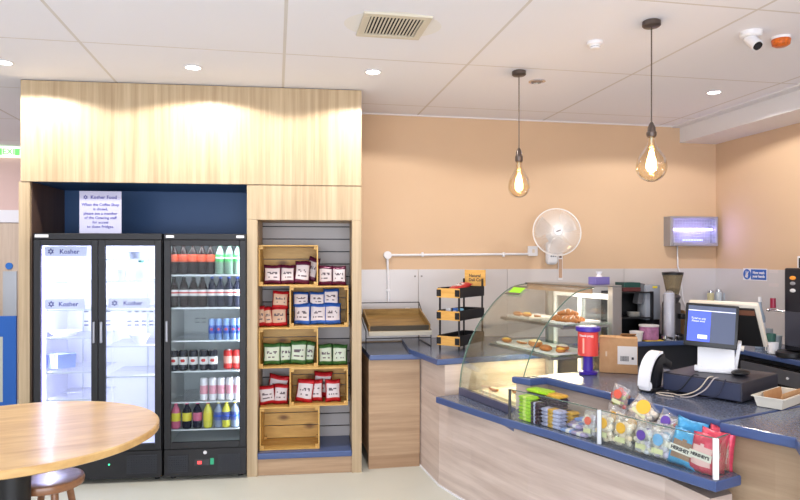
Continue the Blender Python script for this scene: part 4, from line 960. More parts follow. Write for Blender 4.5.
# customer display
cd_ = MB().box((0, 0, 0), (.25, .022, .225), None, .006).build('customer_display', BLACK, till, 'auto', loc=(-.022, -.07, .245), rot=(math.radians(-12), math.radians(3), 0))
scr = MB().bx(-.111, .111, -.0125, -.0112, -.088, .099).build('screen', M('screen_grey', (66, 74, 98), .18, emit=.5), cd_)
MB().bx(-.11, -.003, -.0135, -.0126, -.086, .070).build('blue_panel', M('screen_blue', (64, 84, 226), .25, emit=.7), cd_)
MB().bx(-.11, .11, -.0135, -.0126, .072, .076).build('white_bar', M('screen_white', (206, 210, 240), .3, emit=.8), cd_)
MB().bx(-.06, -.015, -.0142, -.0136, -.072, -.052).build('white_button', M('screen_white'), cd_)
text('lettering', 'Total to pay\nPlease wait', .014, M('screen_white'), TF(-.06, -.0138, .025), cd_, ext=.0002)
# operator screen, leaning, seen from behind
r2 = math.radians(-55) - r1
os_ = MB().box((0, 0, 0), (.345, .030, .29), None, .010).build('operator_screen', M('warm_white'), till, 'auto', loc=(.055, .09, .25), rot=(math.radians(37), 0, r2))
MB().bx(-.156, .156, -.026, -.0152, -.134, .126, .004).build('back_shell', M('matt_black', (14, 14, 16), .6), os_)
MB().bx(-.02, .154, -.0275, -.0262, .085, .118).build('brown_vent_strip', M('brown_strip', (126, 80, 60), .5), os_)
MB().bx(-.158, .158, .0151, .0165, -.132, .132).build('touch_screen', M('dark_screen', (20, 22, 30), .1), os_)
# black receipt item beside till foot
p = at(733, 376, DT); t = thing('black_mouse', 'flat black oval gadget on the cash drawer, beside the till foot', 'gadget', (p.x + .04, p.y - .005, DT + .001), .3)
MB().sph((0, 0, .016), .05, (1.1, .75, .32), 12).build('shell', BLACK, t, True)
# cables
def cable(pts, r, mat, lab, name='cable'):
    o = MB().tube(smooth3(pts), r, 6).build(name, mat, None, True); return tag(o, lab, 'cable', 'cables by the cash drawer')
def smooth3(p, n=5):
    p = [Vector(q) for q in p]; o = []
    for i in range(len(p) - 1):
        p0 = p[max(0, i - 1)]; p1 = p[i]; p2 = p[i + 1]; p3 = p[min(len(p) - 1, i + 2)]
        for k in range(n):
            t_ = k / n; o.append(.5 * ((2 * p1) + (-p0 + p2) * t_ + (2 * p0 - 5 * p1 + 4 * p2 - p3) * t_ ** 2 + (-p0 + 3 * p1 - 3 * p2 + p3) * t_ ** 3))
    return o + [p[-1]]
def dF(u_, out, z):    # point in front of the drawer's customer side; u_ runs from far end to near corner
    v = Vector((cd0.x, cd0.y, 0)) + aA * dl * (1 - u_) - bB * out; v.z = z; return v
Z0 = CTH + .006
cable([dF(.62, -.03, DT + .006), dF(.60, .004, DT + .003), dF(.52, .022, DT - .05), dF(.42, .04, Z0 + .015), dF(.3, .06, Z0), dF(.2, .05, Z0), dF(.08, .07, Z0), dF(.05, .10, Z0), dF(.18, .12, Z0), dF(.3, .11, Z0)], .0032, M('cream_cable', (200, 186, 170), .5), 'cream cable hanging over the cash drawer front and looping on the worktop')
cable([dF(.68, -.03, DT + .006), dF(.67, .005, DT + .002), dF(.6, .03, DT - .05), dF(.5, .055, Z0 + .012), dF(.42, .075, Z0), dF(.35, .09, Z0)], .0032, M('grey_cable', (170, 160, 160), .5), 'grey cable hanging over the middle of the cash drawer front')
cable([dF(.45, -.02, DT + .006), dF(.4, .006, DT + .002), dF(.3, .02, DT - .06), dF(.2, .025, Z0 + .01), dF(.0, .05, Z0), dF(-.12, .09, Z0)], .003, BLACK, 'black cable drooping over the left of the cash drawer front')
cable([dF(.8, -.01, DT + .004), dF(.8, .012, DT - .01), dF(.74, .028, DT - .075), dF(.5, .034, Z0), dF(.2, .04, Z0)], .003, M('dark_blue_cable', (30, 34, 60), .5), 'dark cable looping low across the cash drawer front')
# cream tray with cardboard
tr0 = at(784, 412.5, CTH); 
o = Vector((tr0.x, tr0.y, CTH + .0025)) + aA * .075 + bB * .17
t = thing('plastic_tray', 'cream plastic tray with folded cardboard inside, at right edge', 'tray', o, math.atan2(-aA.y, -aA.x))
CRP = M('cream_plastic', (226, 220, 206), .4); w_, d_ = .13, .30
mb = MB()
pts = [(-1, -1), (1, -1), (1, 1), (-1, 1)]
def ring(mb, hw, hd, z): return [mb.bm.verts.new((a * hw, b * hd, z)) for a, b in pts]
R = [ring(mb, w_ / 2 - .012, d_ / 2 - .012, 0), ring(mb, w_ / 2, d_ / 2, .05), ring(mb, w_ / 2 + .008, d_ / 2 + .008, .052), ring(mb, w_ / 2 + .008, d_ / 2 + .008, .047)]
Ri = [ring(mb, w_ / 2 - .004, d_ / 2 - .004, .0505), ring(mb, w_ / 2 - .016, d_ / 2 - .016, .004)]
for seq in ((R[3], R[2]), (R[2], Ri[0]), (Ri[0], Ri[1]), (R[0], R[1]), (R[1], R[3])):
    for k in range(4): mb.bm.faces.new((seq[0][k], seq[0][(k + 1) % 4], seq[1][(k + 1) % 4], seq[1][k]))
mb.bm.faces.new(R[0][::-1]); mb.bm.faces.new(Ri[1]); bmesh.ops.recalc_face_normals(mb.bm, faces=mb.bm.faces)
mb.build('tray', CRP, t)
t = thing('cardboard_piece', 'folded brown cardboard lying in the cream plastic tray', 'cardboard', (o.x, o.y, o.z + .0045), math.atan2(-aA.y, -aA.x))
MB().bx(-.045, .045, -.12, .13, 0, .005).build('base_flap', CARD, t); MB().box((.045, .0, .035), (.004, .24, .06), (0, .15, 0)).box((-.044, .02, .03), (.004, .2, .05), (0, -.15, 0)).build('side_flap', CARD, t)

# ------------------------------------------------------------------ rear worktop, right of display
RW = .88
poly_solid('worktop', [(2.08, 5.05), (3.55, 5.05), (3.60, 5.0), (3.60, 1.6), (RIGHT - .014, 1.6), (RIGHT - .014, WALL - .014), (2.08, WALL - .014)], RW - .04, RW, [LAM, BLUELAM], 'slate blue rear worktop running along the back and right walls', 'worktop', .008)
t = thing('rear_cabinet', 'dark rear cabinet under the worktop, behind the till', 'cabinet', (0, 0, 0))
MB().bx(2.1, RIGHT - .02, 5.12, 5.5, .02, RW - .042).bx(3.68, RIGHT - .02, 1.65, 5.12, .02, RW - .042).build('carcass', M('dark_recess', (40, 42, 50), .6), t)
t = thing('undercounter_dishwasher', 'steel fronted dishwasher with red button under the rear worktop', 'dishwasher', (3.62, 3.9, 0))
MB().bx(0, .055, -.6, .6, .03, .80).build('body', DARKSTEEL, t)
MB().bx(-.014, 0, -.6, .6, .68, .79, .003).build('control_panel', M('mid_steel', (120, 122, 132), .35, .6), t)
MB().cyl((-.015, .25, .735), (-.022, .25, .735), .018).build('red_button', M('red_button', (190, 30, 50), .4, emit=.3), t)
MB().cyl((-.015, .12, .735), (-.02, .12, .735), .01).build('white_button', WHITE, t)
MB().bx(-.017, -.015, -.25, -.08, .715, .75).build('readout', BLACK, t)
MB().tube([(-.03, -.5, .62), (-.05, -.48, .62), (-.05, .48, .62), (-.03, .5, .62)], .008).build('handle', STEEL, t)
def onX(px, X):
    return on_line(px, (X, 0), (0, 1))
# black shelving unit next to display
t = thing('black_shelf_unit', 'small black open shelf unit between display case and coffee grinder', 'shelf unit', (onY(638, 5.38), 5.38, RW + .001))
sw = .2; shh = hgt(291, onY(638, 5.38), 5.38) - RW
MB().bx(-.3, -.288, -.12, .12, 0, shh).bx(.07, .082, -.12, .12, 0, shh).bx(-.288, .07, .11, .12, 0, shh).build('carcass', BLACK, t)
for z in (.0, shh * .42, shh - .014): MB().bx(-.288, .07, -.12, .11, z, z + .012).build('shelf', BLACK, t)
ox, oy = onY(638, 5.38), 5.38
t = thing('white_saucer_pile', 'pale saucers stacked on the middle shelf of the black unit', 'saucers', (ox - .07, oy - .04, RW + shh * .42 + .014)); mb = MB()
for k in range(5): mb.lathe([(.03, k * .008), (.055, k * .008 + .007), (.057, k * .008 + .009), (.001, k * .008 + .006)], n=20)
mb.build('saucers', PLATE, t, 'auto')
t = thing('small_book_box', 'dark box with red and green edges on top of the black shelf unit', 'box', (ox - .10, oy, RW + shh + .001)); MB().bx(-.09, .08, -.08, .08, 0, .035, .002).bx(-.085, .075, -.078, .078, .036, .08, .002, 1).build('box', [M('dark_red_box', (90, 40, 40), .5), M('dark_teal', (24, 70, 66), .5)], t)
# grey kettle-like jug, grinder, tub etc
X = onY(652, 5.3)
t = thing('paper_towel_box', 'grey plastic dispenser with yellow sticker left of the coffee grinder', 'dispenser', (X - .0, 5.36, RW + .001), .1)
zt = hgt(285, X, 5.3) - RW
MB().bx(-.075, .085, -.06, .06, .16, zt, .01).build('body', M('translucent_grey', (150, 156, 168), .4), t, 'auto'); MB().bx(-.07, .08, -.055, .055, 0, .16).build('base', BLACK, t)
MB().bx(.0, .05, -.062, -.06, zt - .03, zt - .012).build('sticker', M('yellow_sticker', (230, 210, 50), .5), t)
MB().box((-.10, 0, zt - .08), (.05, .08, .19), (0, .2, 0), .008).build('side_arm', M('mid_grey_plastic', (104, 106, 112), .5), t)
X = onY(672, 5.2); gz = lambda y: hgt(y, X, 5.2) - RW
t = thing('coffee_grinder', 'tall black coffee grinder with smoked bean hopper on rear worktop', 'grinder', (X + .02, 5.22, RW + .001), 0)
MB().lathe([(.045, gz(296)), (.055, gz(293)), (.085, gz(276)), (.088, gz(275))], n=28).build('hopper', glass('smoked_hopper', (200, 190, 168), .1, .05, .35, (170, 156, 128)), t, 'auto')
MB().lathe([(.09, gz(275)), (.092, gz(272.5)), (.001, gz(271.5))], n=28).build('hopper_lid', BLACK, t, 'auto')
MB().sph((0, 0, gz(291)), .05, (1, 1, .5)).build('coffee_beans', M('beans', (80, 56, 40), .6, noise=.4, nscale=90), t, True)
MB().lathe([(.04, gz(304)), (.07, gz(297)), (.045, gz(294))], n=24).box((0, .02, gz(322)), (.12, .13, gz(300) - gz(340)), None, .02).box((0, .0, .015), (.15, .2, .03), None, .01).build('body', M('grinder_grey', (74, 72, 76), .4, .4), t, 'auto')
MB().box((.04, -.07, gz(316)), (.05, .06, .05), None, .01).build('dosing_spout', BLACK, t, 'auto'); MB().box((.02, -.06, gz(335)), (.06, .07, .03), None, .008).build('filter_fork', BLACK, t, 'auto')
X2 = onY(670, 5.06) 
t = thing('wrapped_cup_tower', 'tall clear sleeve of stacked plastic cups in front of the grinder', 'cups', (onY(670.5, 5.08), 5.10, RW + .001)); mb = MB(); hc = hgt(293, X2, 5.08) - RW
k = 0
while k * .014 + .05 < hc: mb.lathe([(.034, k * .014), (.042, k * .014 + .05), (.044, k * .014 + .051), (.036, k * .014 + .002)], n=16); k += 1
mb.build('cups', M('frosted_cups', (196, 200, 220), .3), t, 'auto')
MB().lathe([(.047, 0), (.05, .01), (.05, hc - .02), (.03, hc + .01), (.01, hc + .02)], n=20).build('plastic_sleeve', FILM, t, True)
p = at(655, 343, RW + .0)
X = onY(649.5, 5.12)
t = thing('sugar_tub', 'purple and white tub on a yellow strip on the rear worktop', 'tub', (X, 5.13, RW + .0085)); r_ = 20 * 5.5 / 645 / 2 * .95
th_ = hgt(325, X, 5.12) - RW - .008
MB().lathe([(r_ * .94, 0), (r_, .006), (r_, th_ * .9)], n=30).build('tub_body', M('mauve_tub', (168, 110, 152), .45, noise=.25, nscale=30), t, 'auto'); MB().lathe([(r_ * 1.03, th_ * .9), (r_ * 1.05, th_ * .92), (r_ * 1.05, th_), (.001, th_)], n=30).build('lid', WPAINT, t, 'auto')
tag(MB().bx(X - .07, X + .09, 5.052, 5.2, RW + .001, RW + .008, .001).build('yellow_board', M('yellow_board', (224, 190, 60), .5)), 'thin yellow board underneath the purple tub', 'board')
t = thing('white_tub', 'small white lidded tub left of the purple tub', 'tub', (onY(637, 5.1) - .0, 5.17 - .06, RW + .001)); MB().lathe([(.045, 0), (.055, .07), (.058, .072), (.058, .085), (.001, .087)], n=24).build('tub', WPAINT, t, 'auto')
# taps / portafilters: small chrome jug cluster
for i, px in enumerate((666, 677, 687)):
    X = onY(px, 5.08); t = thing('portafilter', 'chrome and black coffee filter handle lying on the worktop, ' + ORD[i], 'coffee handle', (X, 5.10, RW + .001), [.5, -.3, .9][i], 'coffee filter handles')
    MB().lathe([(.022, .012), (.03, .016), (.03, .042), (.027, .042), (.026, .02), (.001, .018)], n=20).build('basket', CHROME, t, 'auto'); MB().cyl((0, -.028, .03), (0, -.07, .02), .008, .012).build('handle', BLACK, t, 'auto')
    MB().cyl((0, 0, 0), (0, 0, .013), .01).build('spout', CHROME, t)
t = thing('cardboard_flap_box', 'brown open carton leaning behind the till, near the grinder', 'box', (onY(690, 5.3), 5.32, RW + .001), -.1); hb = hgt(312, onY(690, 5.3), 5.3) - RW
MB().bx(-.05, .12, -.09, .09, 0, hb, .002).build('carton', CARD, t); MB().box((-.07, 0, hb - .02), (.003, .17, .09), (0, -.5, 0)).build('flap', CARD, t)
# jars on ledge behind till
for i, (px, mt, hh_) in enumerate(((712, M('yellowish_glass', (196, 190, 150), .2), .12), (720, M('pale_glass_jar', (190, 200, 206), .2), .13), (728, M('pale_glass_jar'), .12), (733, M('cream_jar', (226, 222, 200), .3), .13), (739, BLACK, .10))):
    X = onY(px, 5.4); t = thing('condiment_jar', '%s on the rear shelf above the till screen, %s' % ('dark lidded jar' if mt is BLACK else 'pale glass jar', ORD[i]), 'jar', (X, 5.42, 1.172), 0, 'jars behind the till')
    MB().lathe([(.026, 0), (.03, .005), (.03, hh_ * .75), (.022, hh_ * .85)], n=16).build('jar_body', mt, t, 'auto'); MB().cyl((0, 0, hh_ * .85), (0, 0, hh_), .026, n=16).build('lid', CHROME if mt is not BLACK else BLACK, t, 'auto')
t = thing('wall_shelf', 'narrow steel shelf on the splash sheet, just hidden by the till screen', 'shelf', (onY(725, 5.4), 5.43, 1.155)); MB().bx(-.2, .25, -.06, .104, .0, .015, .002).build('shelf_board', STEEL, t)
for xx in (-.15, .19): MB().bx(xx, xx + .01, .0, .104, -.08, 0).build('bracket', STEEL, t)
# bottle, glasses on right worktop
def Rp(px, X): return (X, onX(px, X), RW + .001)
t = thing('syrup_bottle', 'clear pump bottle with white label behind the till screen edge', 'bottle', Rp(760, 3.78)); hb = hgt(297, 3.78, onX(760, 3.78)) - RW
MB().lathe([(.035, 0), (.038, .01), (.038, hb * .6), (.014, hb * .8), (.012, hb * .9)], n=18).build('bottle_body', M('pale_blue_glass', (160, 176, 196), .15), t, 'auto'); MB().cyl((0, 0, hb * .9), (0, 0, hb), .015).build('cap', WHITE, t); MB().lathe([(.0385, hb * .2), (.039, hb * .21), (.039, hb * .5), (.0385, hb * .51)], n=18).build('wrapper', WHITE, t)
for i, (px, X, mt, hh_, nm) in enumerate(((771, 3.72, M('dark_green_glass', (70, 110, 100), .15), .14, 'dark green'), (777, 3.80, M('pale_glass_jar'), .12, 'clear'), (768, 3.9, M('pale_glass_jar'), .15, 'pale'))):
    t = thing('drinking_glass', '%s tumbler standing left of the black coffee machine' % nm, 'glass', Rp(px, X), 0, 'tumblers by the coffee machine'); MB().lathe([(.026, 0), (.036, hh_), (.034, hh_), (.024, .006), (.001, .006)], n=20).build('tumbler', mt, t, 'auto')
t = thing('white_mug', 'white mug with printed marks beside the coffee machine', 'mug', Rp(773, 3.66)); MB().lathe([(.032, 0), (.038, .006), (.038, .085), (.034, .085), (.033, .01), (.001, .01)], n=24).build('cup', WHITE, t, 'auto'); MB().tube([(-.036, 0, .07), (-.06, 0, .065), (-.062, 0, .03), (-.036, 0, .02)], .005).build('handle', WHITE, t, True)
t = thing('black_plate_stand', 'low round black stand at the foot of the coffee machine', 'stand', Rp(779, 3.66)); t.location.y -= .1; MB().lathe([(.085, 0), (.09, .006), (.09, .035), (.08, .04), (.001, .04)], n=28).build('stand', BLACK, t, 'auto')
# coffee machine
cmX = 3.74; cmY = onX(784, cmX)
t = thing('coffee_machine', 'tall black and steel coffee machine at the right edge of photo', 'coffee machine', (cmX, cmY, RW + .001)); ch = hgt(268, cmX, cmY) - RW
MB().bx(0, .40, -.42, 0, 0, ch, .012).build('body', M('machine_black', (38, 38, 46), .28, .3), t)
MB().bx(-.012, 0, -.40, -.02, .07, ch * .5, .004).build('front_panel', M('machine_steel', (96, 98, 112), .28, .8), t)
zq = lambda y: hgt(y, cmX, cmY - .06) - RW
for nm, y, mt, r_ in (('orange_badge', 278, M('orange_badge', (214, 136, 50), .4, emit=.4), .03), ('grey_badge', 283.5, M('grey_badge', (150, 150, 156), .4), .026), ('white_badge', 290.5, WHITE, .028)):
    MB().sph((-.002, -.085, zq(y)), r_, (.15, 1, .5)).build(nm, mt, t, True)
MB().cyl((-.015, -.03, zq(312)), (-.075, .06, zq(311)), .008).sph((-.08, .065, zq(311)), .015).build('steam_tap', CHROME, t, 'auto')
MB().cyl((-.06, .04, zq(309)), (-.06, .04, zq(299)), .02).build('tap_knob', M('dark_red_knob', (150, 26, 60), .3), t, 'auto')
MB().bx(-.08, 0, -.38, -.02, .0, .04, .006).build('drip_tray', BLACK, t)
t = thing('wall_box', 'white wall box above the coffee machine, right edge', 'box', (RIGHT - .001, onX(800, RIGHT - .05), 1.50)); MB().bx(-.05, 0, -.16, .03, .006, .115, .006).build('housing', WHITE, t); MB().bx(-.052, -.05, -.01, .01, .02, .1).build('dark_slot', BLACK, t)

# ------------------------------------------------------------------ on the case top
def onC(px, t_, z):  # point above case top
    e = A_; s2 = on_line(px, CW(0, t_), (e.x, e.y)); return CW(s2, t_)
q = onC(599, .72, 0); 
t = thing('tissue_box', 'small violet tissue box on top of the display case', 'tissue box', (q.x, q.y, TOPZ + .001), CR_ + PI / 2)
MB().bx(-.06, .06, -.035, .035, 0, .05, .003).build('carton', M('violet_carton', (112, 104, 170), .5), t); MB().lathe([(.02, .05), (.012, .065), (.022, .085)], n=8).build('tissue', WHITE, t)
# ------------------------------------------------------------------ fixtures on walls
# trunking
YW = WALL - .0005
xa, xb = onY(387, WALL), onY(529, WALL); zc = 1.625
t = thing('cable_trunking', 'white surface conduit running across the peach wall to the fan', 'conduit', (0, 0, 0))
MB().cyl((xa, WALL - .015, zc), (xb, WALL - .015, zc + .012), .0105, n=12).build('horizontal_pipe', WHITE, t, 'auto')
zd = hgt(303, xa, WALL)
MB().cyl((xa, WALL - .017, zc), (xa + .01, WALL - .027, zd), .0105, n=12).build('vertical_pipe', WHITE, t, 'auto')
MB().cyl((xa, WALL - .001, zc), (xa, WALL - .045, zc), .034, n=24).build('junction_box', WHITE, t, 'auto')
mb = MB()
for px in (422, 503): mb.bx(onY(px, WALL) - .008, onY(px, WALL) + .008, WALL - .032, WALL, zc - .014, zc + .026, .002)
mb.bx(xa - .012, xa + .02, WALL - .038, WALL - .0125, hgt(290, xa, WALL) - .01, hgt(290, xa, WALL) + .01, .002); mb.build('pipe_clip', WHITE, t)
t = thing('isolator_switch', 'white square fused switch on wall at left of fan', 'switch', (onY(532, WALL), WALL, hgt(251, onY(532, WALL), WALL))); MB().bx(-.045, .045, -.03, 0, -.045, .045, .005).build('box', WHITE, t); MB().bx(-.012, .012, -.036, -.03, -.016, .016, .002).build('rocker', M('warm_white'), t)
# fan
fxx = onY(550, WALL); fz = hgt(253, fxx, WALL)
t = thing('wall_fan', 'white wall mounted fan with round wire guard on the peach wall', 'fan', (fxx, WALL, fz))
MB().box((0, -.035, 0), (.11, .07, .21), None, .03, 0, 3).build('wall_bracket', WHITE, t, 'auto')
for k in range(3): MB().cyl((-.02 + .02 * k, -.07, -.03), (-.02 + .02 * k, -.076, -.03), .006, n=8).build('button', M('grey_button', (90, 96, 110), .4), t)
hx = onY(557, 5.2) - fxx + .0; hz = hgt(232, onY(557, 5.2), 5.2) - fz; fy = 5.2 - WALL; fr = .205
MB().tube([(0, -.04, .06), (0, -.09, .14), (hx * .5, -.14, hz)], .022, 10).build('neck', WHITE, t, True)
mxf = Matrix.Translation((hx, fy, hz)) @ Euler((math.radians(90), 0, 0)).to_matrix().to_4x4() @ Euler((math.radians(-8), math.radians(-12), 0)).to_matrix().to_4x4()
def F_(mb): mb.xf(mxf); return mb
F_(MB().lathe([(.001, -.19), (.05, -.185), (.068, -.15), (.065, -.08), (.04, -.05), (.001, -.05)], n=28)).build('motor_housing', WHITE, t, 'auto')
gm = M('guard_wire', (236, 234, 232), .4)
mb = MB(); mb.tube([(fr * math.cos(a), fr * math.sin(a), 0) for a in [2 * PI * i / 48 for i in range(49)]], .0055, 6)
for k in range(110):
    a = 2 * PI * k / 110; c, s2 = math.cos(a), math.sin(a)
    mb.tube([(.04 * c, .04 * s2, .045), (.12 * c, .12 * s2, .042), (.18 * c, .18 * s2, .025), (fr * c, fr * s2, 0)], .0015, 3)
for k in range(60):
    a = 2 * PI * (k + .5) / 60; c, s2 = math.cos(a), math.sin(a)
    mb.tube([(.06 * c, .06 * s2, -.06), (.15 * c, .15 * s2, -.055), (fr * c, fr * s2, -.002)], .0011, 3)
F_(mb).build('wire_guard', gm, t)
mb = MB()
for k in range(3):
    a0 = 2 * PI * k / 3; V = []
    for i in range(7):
        r_ = .03 + .155 * i / 6
        for j in range(5):
            a = a0 + (j / 4) * (1.25 - .25 * abs(i - 4) / 4) + .15 * i / 6; V.append(mb.bm.verts.new((r_ * math.cos(a), r_ * math.sin(a), -.03 + .03 * (j / 4 - .5))))
    for i in range(6):
        for j in range(4): mb.bm.faces.new((V[i * 5 + j], V[i * 5 + j + 1], V[i * 5 + 5 + j + 1], V[i * 5 + 5 + j]))
F_(mb).build('blades', glass('clear_blade', (236, 228, 222), .08, .1, .38, (232, 226, 222)), t, True)
F_(MB().lathe([(.04, .04), (.042, .046), (.036, .054), (.001, .056)], n=28)).build('hub_badge', WHITE, t, 'auto')
F_(MB().box((0, 0, .0575), (.04, .010, .001), .35)).build('hub_mark', M('grey_mark', (96, 92, 100), .4), t)
# hanging printed strip
X = onY(560.5, WALL - .02); zt = hgt(251, X, WALL); zb3 = hgt(280, X, WALL)
t = thing('hanging_label_strip', 'narrow white and brown printed strip hanging below the fan', 'strip', (X, WALL - .016, zb3)); MB().bx(-.022, .022, -.002, .001, 0, zt - zb3).build('card', WPAINT, t); MB().bx(-.017, .017, -.003, -.002, .02, (zt - zb3) * .72).build('brown_print', M('brown_print', (190, 156, 130), .6), t); MB().bx(-.012, .012, -.0035, -.003, (zt - zb3) * .76, (zt - zb3) * .84).build('dark_mark', M('brown_dark_print', (110, 80, 64), .6), t)
# insect killer
ix0, ix1 = onY(670, 5.45), onY(717.5, 5.45); ix1 = min(ix1, RIGHT - .02); iz0, iz1 = hgt(246, 3.9, 5.45), hgt(216.5, 3.9, 5.45); iw = ix1 - ix0; ih = iz1 - iz0
t = thing('insect_killer', 'silver grey wall insect killer with glowing violet tube in the corner', 'insect killer', ((ix0 + ix1) / 2, WALL, iz0))
IKG = M('killer_grey', (164, 164, 172), .4, .5)
MB().bx(-iw / 2, iw / 2, -.02, 0, 0, ih).bx(-iw / 2, -iw / 2 + .03, -.11, -.02, 0, ih, .003).bx(iw / 2 - .02, iw / 2, -.11, -.02, 0, ih, .003).bx(-iw / 2 + .03, iw / 2 - .02, -.11, -.02, ih - .02, ih, .003).bx(-iw / 2 + .03, iw / 2 - .02, -.12, -.02, 0, .03, .003).build('housing', IKG, t)
mb = MB(); n = 9
for k in range(n): zz = .04 + k * (ih - .07) / (n - 1); mb.cyl((-iw / 2 + .03, -.105, zz), (iw / 2 - .02, -.105, zz), .0018, n=6)
for k in range(16): xx = -iw / 2 + .04 + k * (iw - .07) / 15; mb.cyl((xx, -.107, .03), (xx, -.107, ih - .02), .0015, n=6)
mb.build('wire_grid', STEEL, t)
VT = M('violet_tube', (190, 176, 255), .4, emit=11); VT2 = M('dim_violet_tube', (150, 160, 240), .4, emit=1.5)
MB().cyl((-iw / 2 + .06, -.07, ih * .56), (iw / 2 - .04, -.07, ih * .56), .011, n=14).build('lit_tube', VT, t, 'auto')
MB().cyl((-iw / 2 + .15, -.07, ih * .2), (iw / 2 - .14, -.07, ih * .2), .008, n=14).build('lower_tube', VT2, t, 'auto')
xg = onY(673.5, WALL)
tag(MB().tube([(onY(676, WALL), WALL - .02, iz0), (onY(676.5, WALL), WALL - .02, 1.52), (onY(678, WALL), WALL - .03, hgt(273, 3.7, WALL)), (onY(681, WALL), WALL - .03, hgt(300, 3.7, WALL)), (onY(688, WALL), WALL - .06, hgt(320, 3.7, WALL))], .007, 6).build('power_cable', WHITE, None, True), 'white power cable hanging down from the insect killer', 'cable')
# hand-washing sign on the right wall
ya, yb_ = onX(744.5, RIGHT), onX(768.5, RIGHT); sz0, sz1 = hgt(280.5, RIGHT, 5.02), hgt(268.5, RIGHT, 5.02); sw = ya - yb_; shh = sz1 - sz0
t = thing('hand_wash_sign', 'blue and white now wash your hands sign on the grey splash', 'sign', (RIGHT - .0125, (ya + yb_) / 2, sz0), -PI / 2)
SB = M('mandatory_blue', (24, 92, 184), .4)
MB().bx(-sw / 2, sw / 2, -.002, 0, 0, shh).build('plate', WHITE, t)
MB().bx(-sw / 2 + sw * .34, sw / 2 - .008, -.003, -.002, .008, shh - .008).build('blue_field', SB, t)
MB().cyl((-sw / 2 + sw * .17, -.002, shh / 2), (-sw / 2 + sw * .17, -.003, shh / 2), shh * .44, n=28).build('blue_disc', SB, t)
MB().box((-sw / 2 + sw * .16, -.0036, shh * .36), (.032, .001, .03), (0, .3, 0)).box((-sw / 2 + sw * .19, -.0036, shh * .55), (.012, .001, .045), (0, .5, 0)).box((-sw / 2 + sw * .14, -.0036, shh * .6), (.008, .001, .04), (0, -.1, 0)).build('hand_symbol', WHITE, t)
text('lettering', 'Now wash\nyour hands', .032, WHITE, TF(sw * .17 - .002, -.0035, shh / 2), t, bold=.0012)
for i, (px, y, w_) in enumerate(((775, 271.5, .10), (775, 285, .11))):
    yy = onX(px, RIGHT); zz = hgt(y, RIGHT, yy)
    t = thing('small_sticker', 'small worn white sticker %s the splash sheet beside the coffee machine' % ('high on', 'lower on')[i], 'sticker', (RIGHT - .0125, yy, zz), -PI / 2, None); MB().bx(-w_ / 2, w_ / 2, -.001, 0, -.014, .014).build('sticker', M('faded_white', (214, 206, 206), .5), t)
t = thing('splash_screws', 'pair of small round screw caps on the grey splash sheet joint', 'screw caps', (onY(418, WALL), WALL - .012, 1.44))
for dx in (-.03, .03): MB().cyl((dx, 0, 0), (dx, -.004, 0), .008, n=12).build('cap', M('cap_grey', (130, 124, 120), .4), t)

# ------------------------------------------------------------------ ceiling fixtures
SPOTS = []
def downlight(X, Y, lab, on=True, e=60, col=(1, .965, .92)):
    t = thing('downlight', lab, 'downlight', (X, Y, CEIL), 0, 'round recessed downlights')
    MB().lathe([(.047, 0), (.058, -.001), (.06, -.005), (.05, -.008), (.044, -.003), (.044, 0)], n=32).build('trim_ring', CHROME if not on else WHITE, t, 'auto')
    MB().lathe([(.001, -.0025), (.044, -.0025), (.044, -.0005)], n=28).build('lamp', M('lamp_glow', (255, 248, 240), .4, emit=16) if on else M('lamp_off', (150, 140, 136), .2, .5), t)
    if e:
        l = D.lights.new('downlight_beam', 'SPOT'); l.energy = e; l.color = col; l.spot_size = math.radians(156); l.spot_blend = .14; l.shadow_soft_size = .03
        o = D.objects.new('downlight_beam', l); COL.objects.link(o); o.location = (0, 0, -.02); o.parent = t; SPOTS.append(o)
def atc(px, py): return at(px, py, CEIL)
for (px, py), lab, on, e in (((193, 67), 'lit downlight in front of the oak panel, above the fridges', True, 38), ((373, 71.5), 'lit downlight near the top right corner of the oak panel', True, 38), ((4, 62), 'lit downlight at the far left edge of the ceiling', True, 38), ((714, 92), 'lit downlight beside the ceiling box above the till', True, 38), ((537, 81), 'unlit chrome downlight right of the nearer-wall pendant', False, 0)):
    v = atc(px, py); downlight(v.x, v.y, lab, on, e)
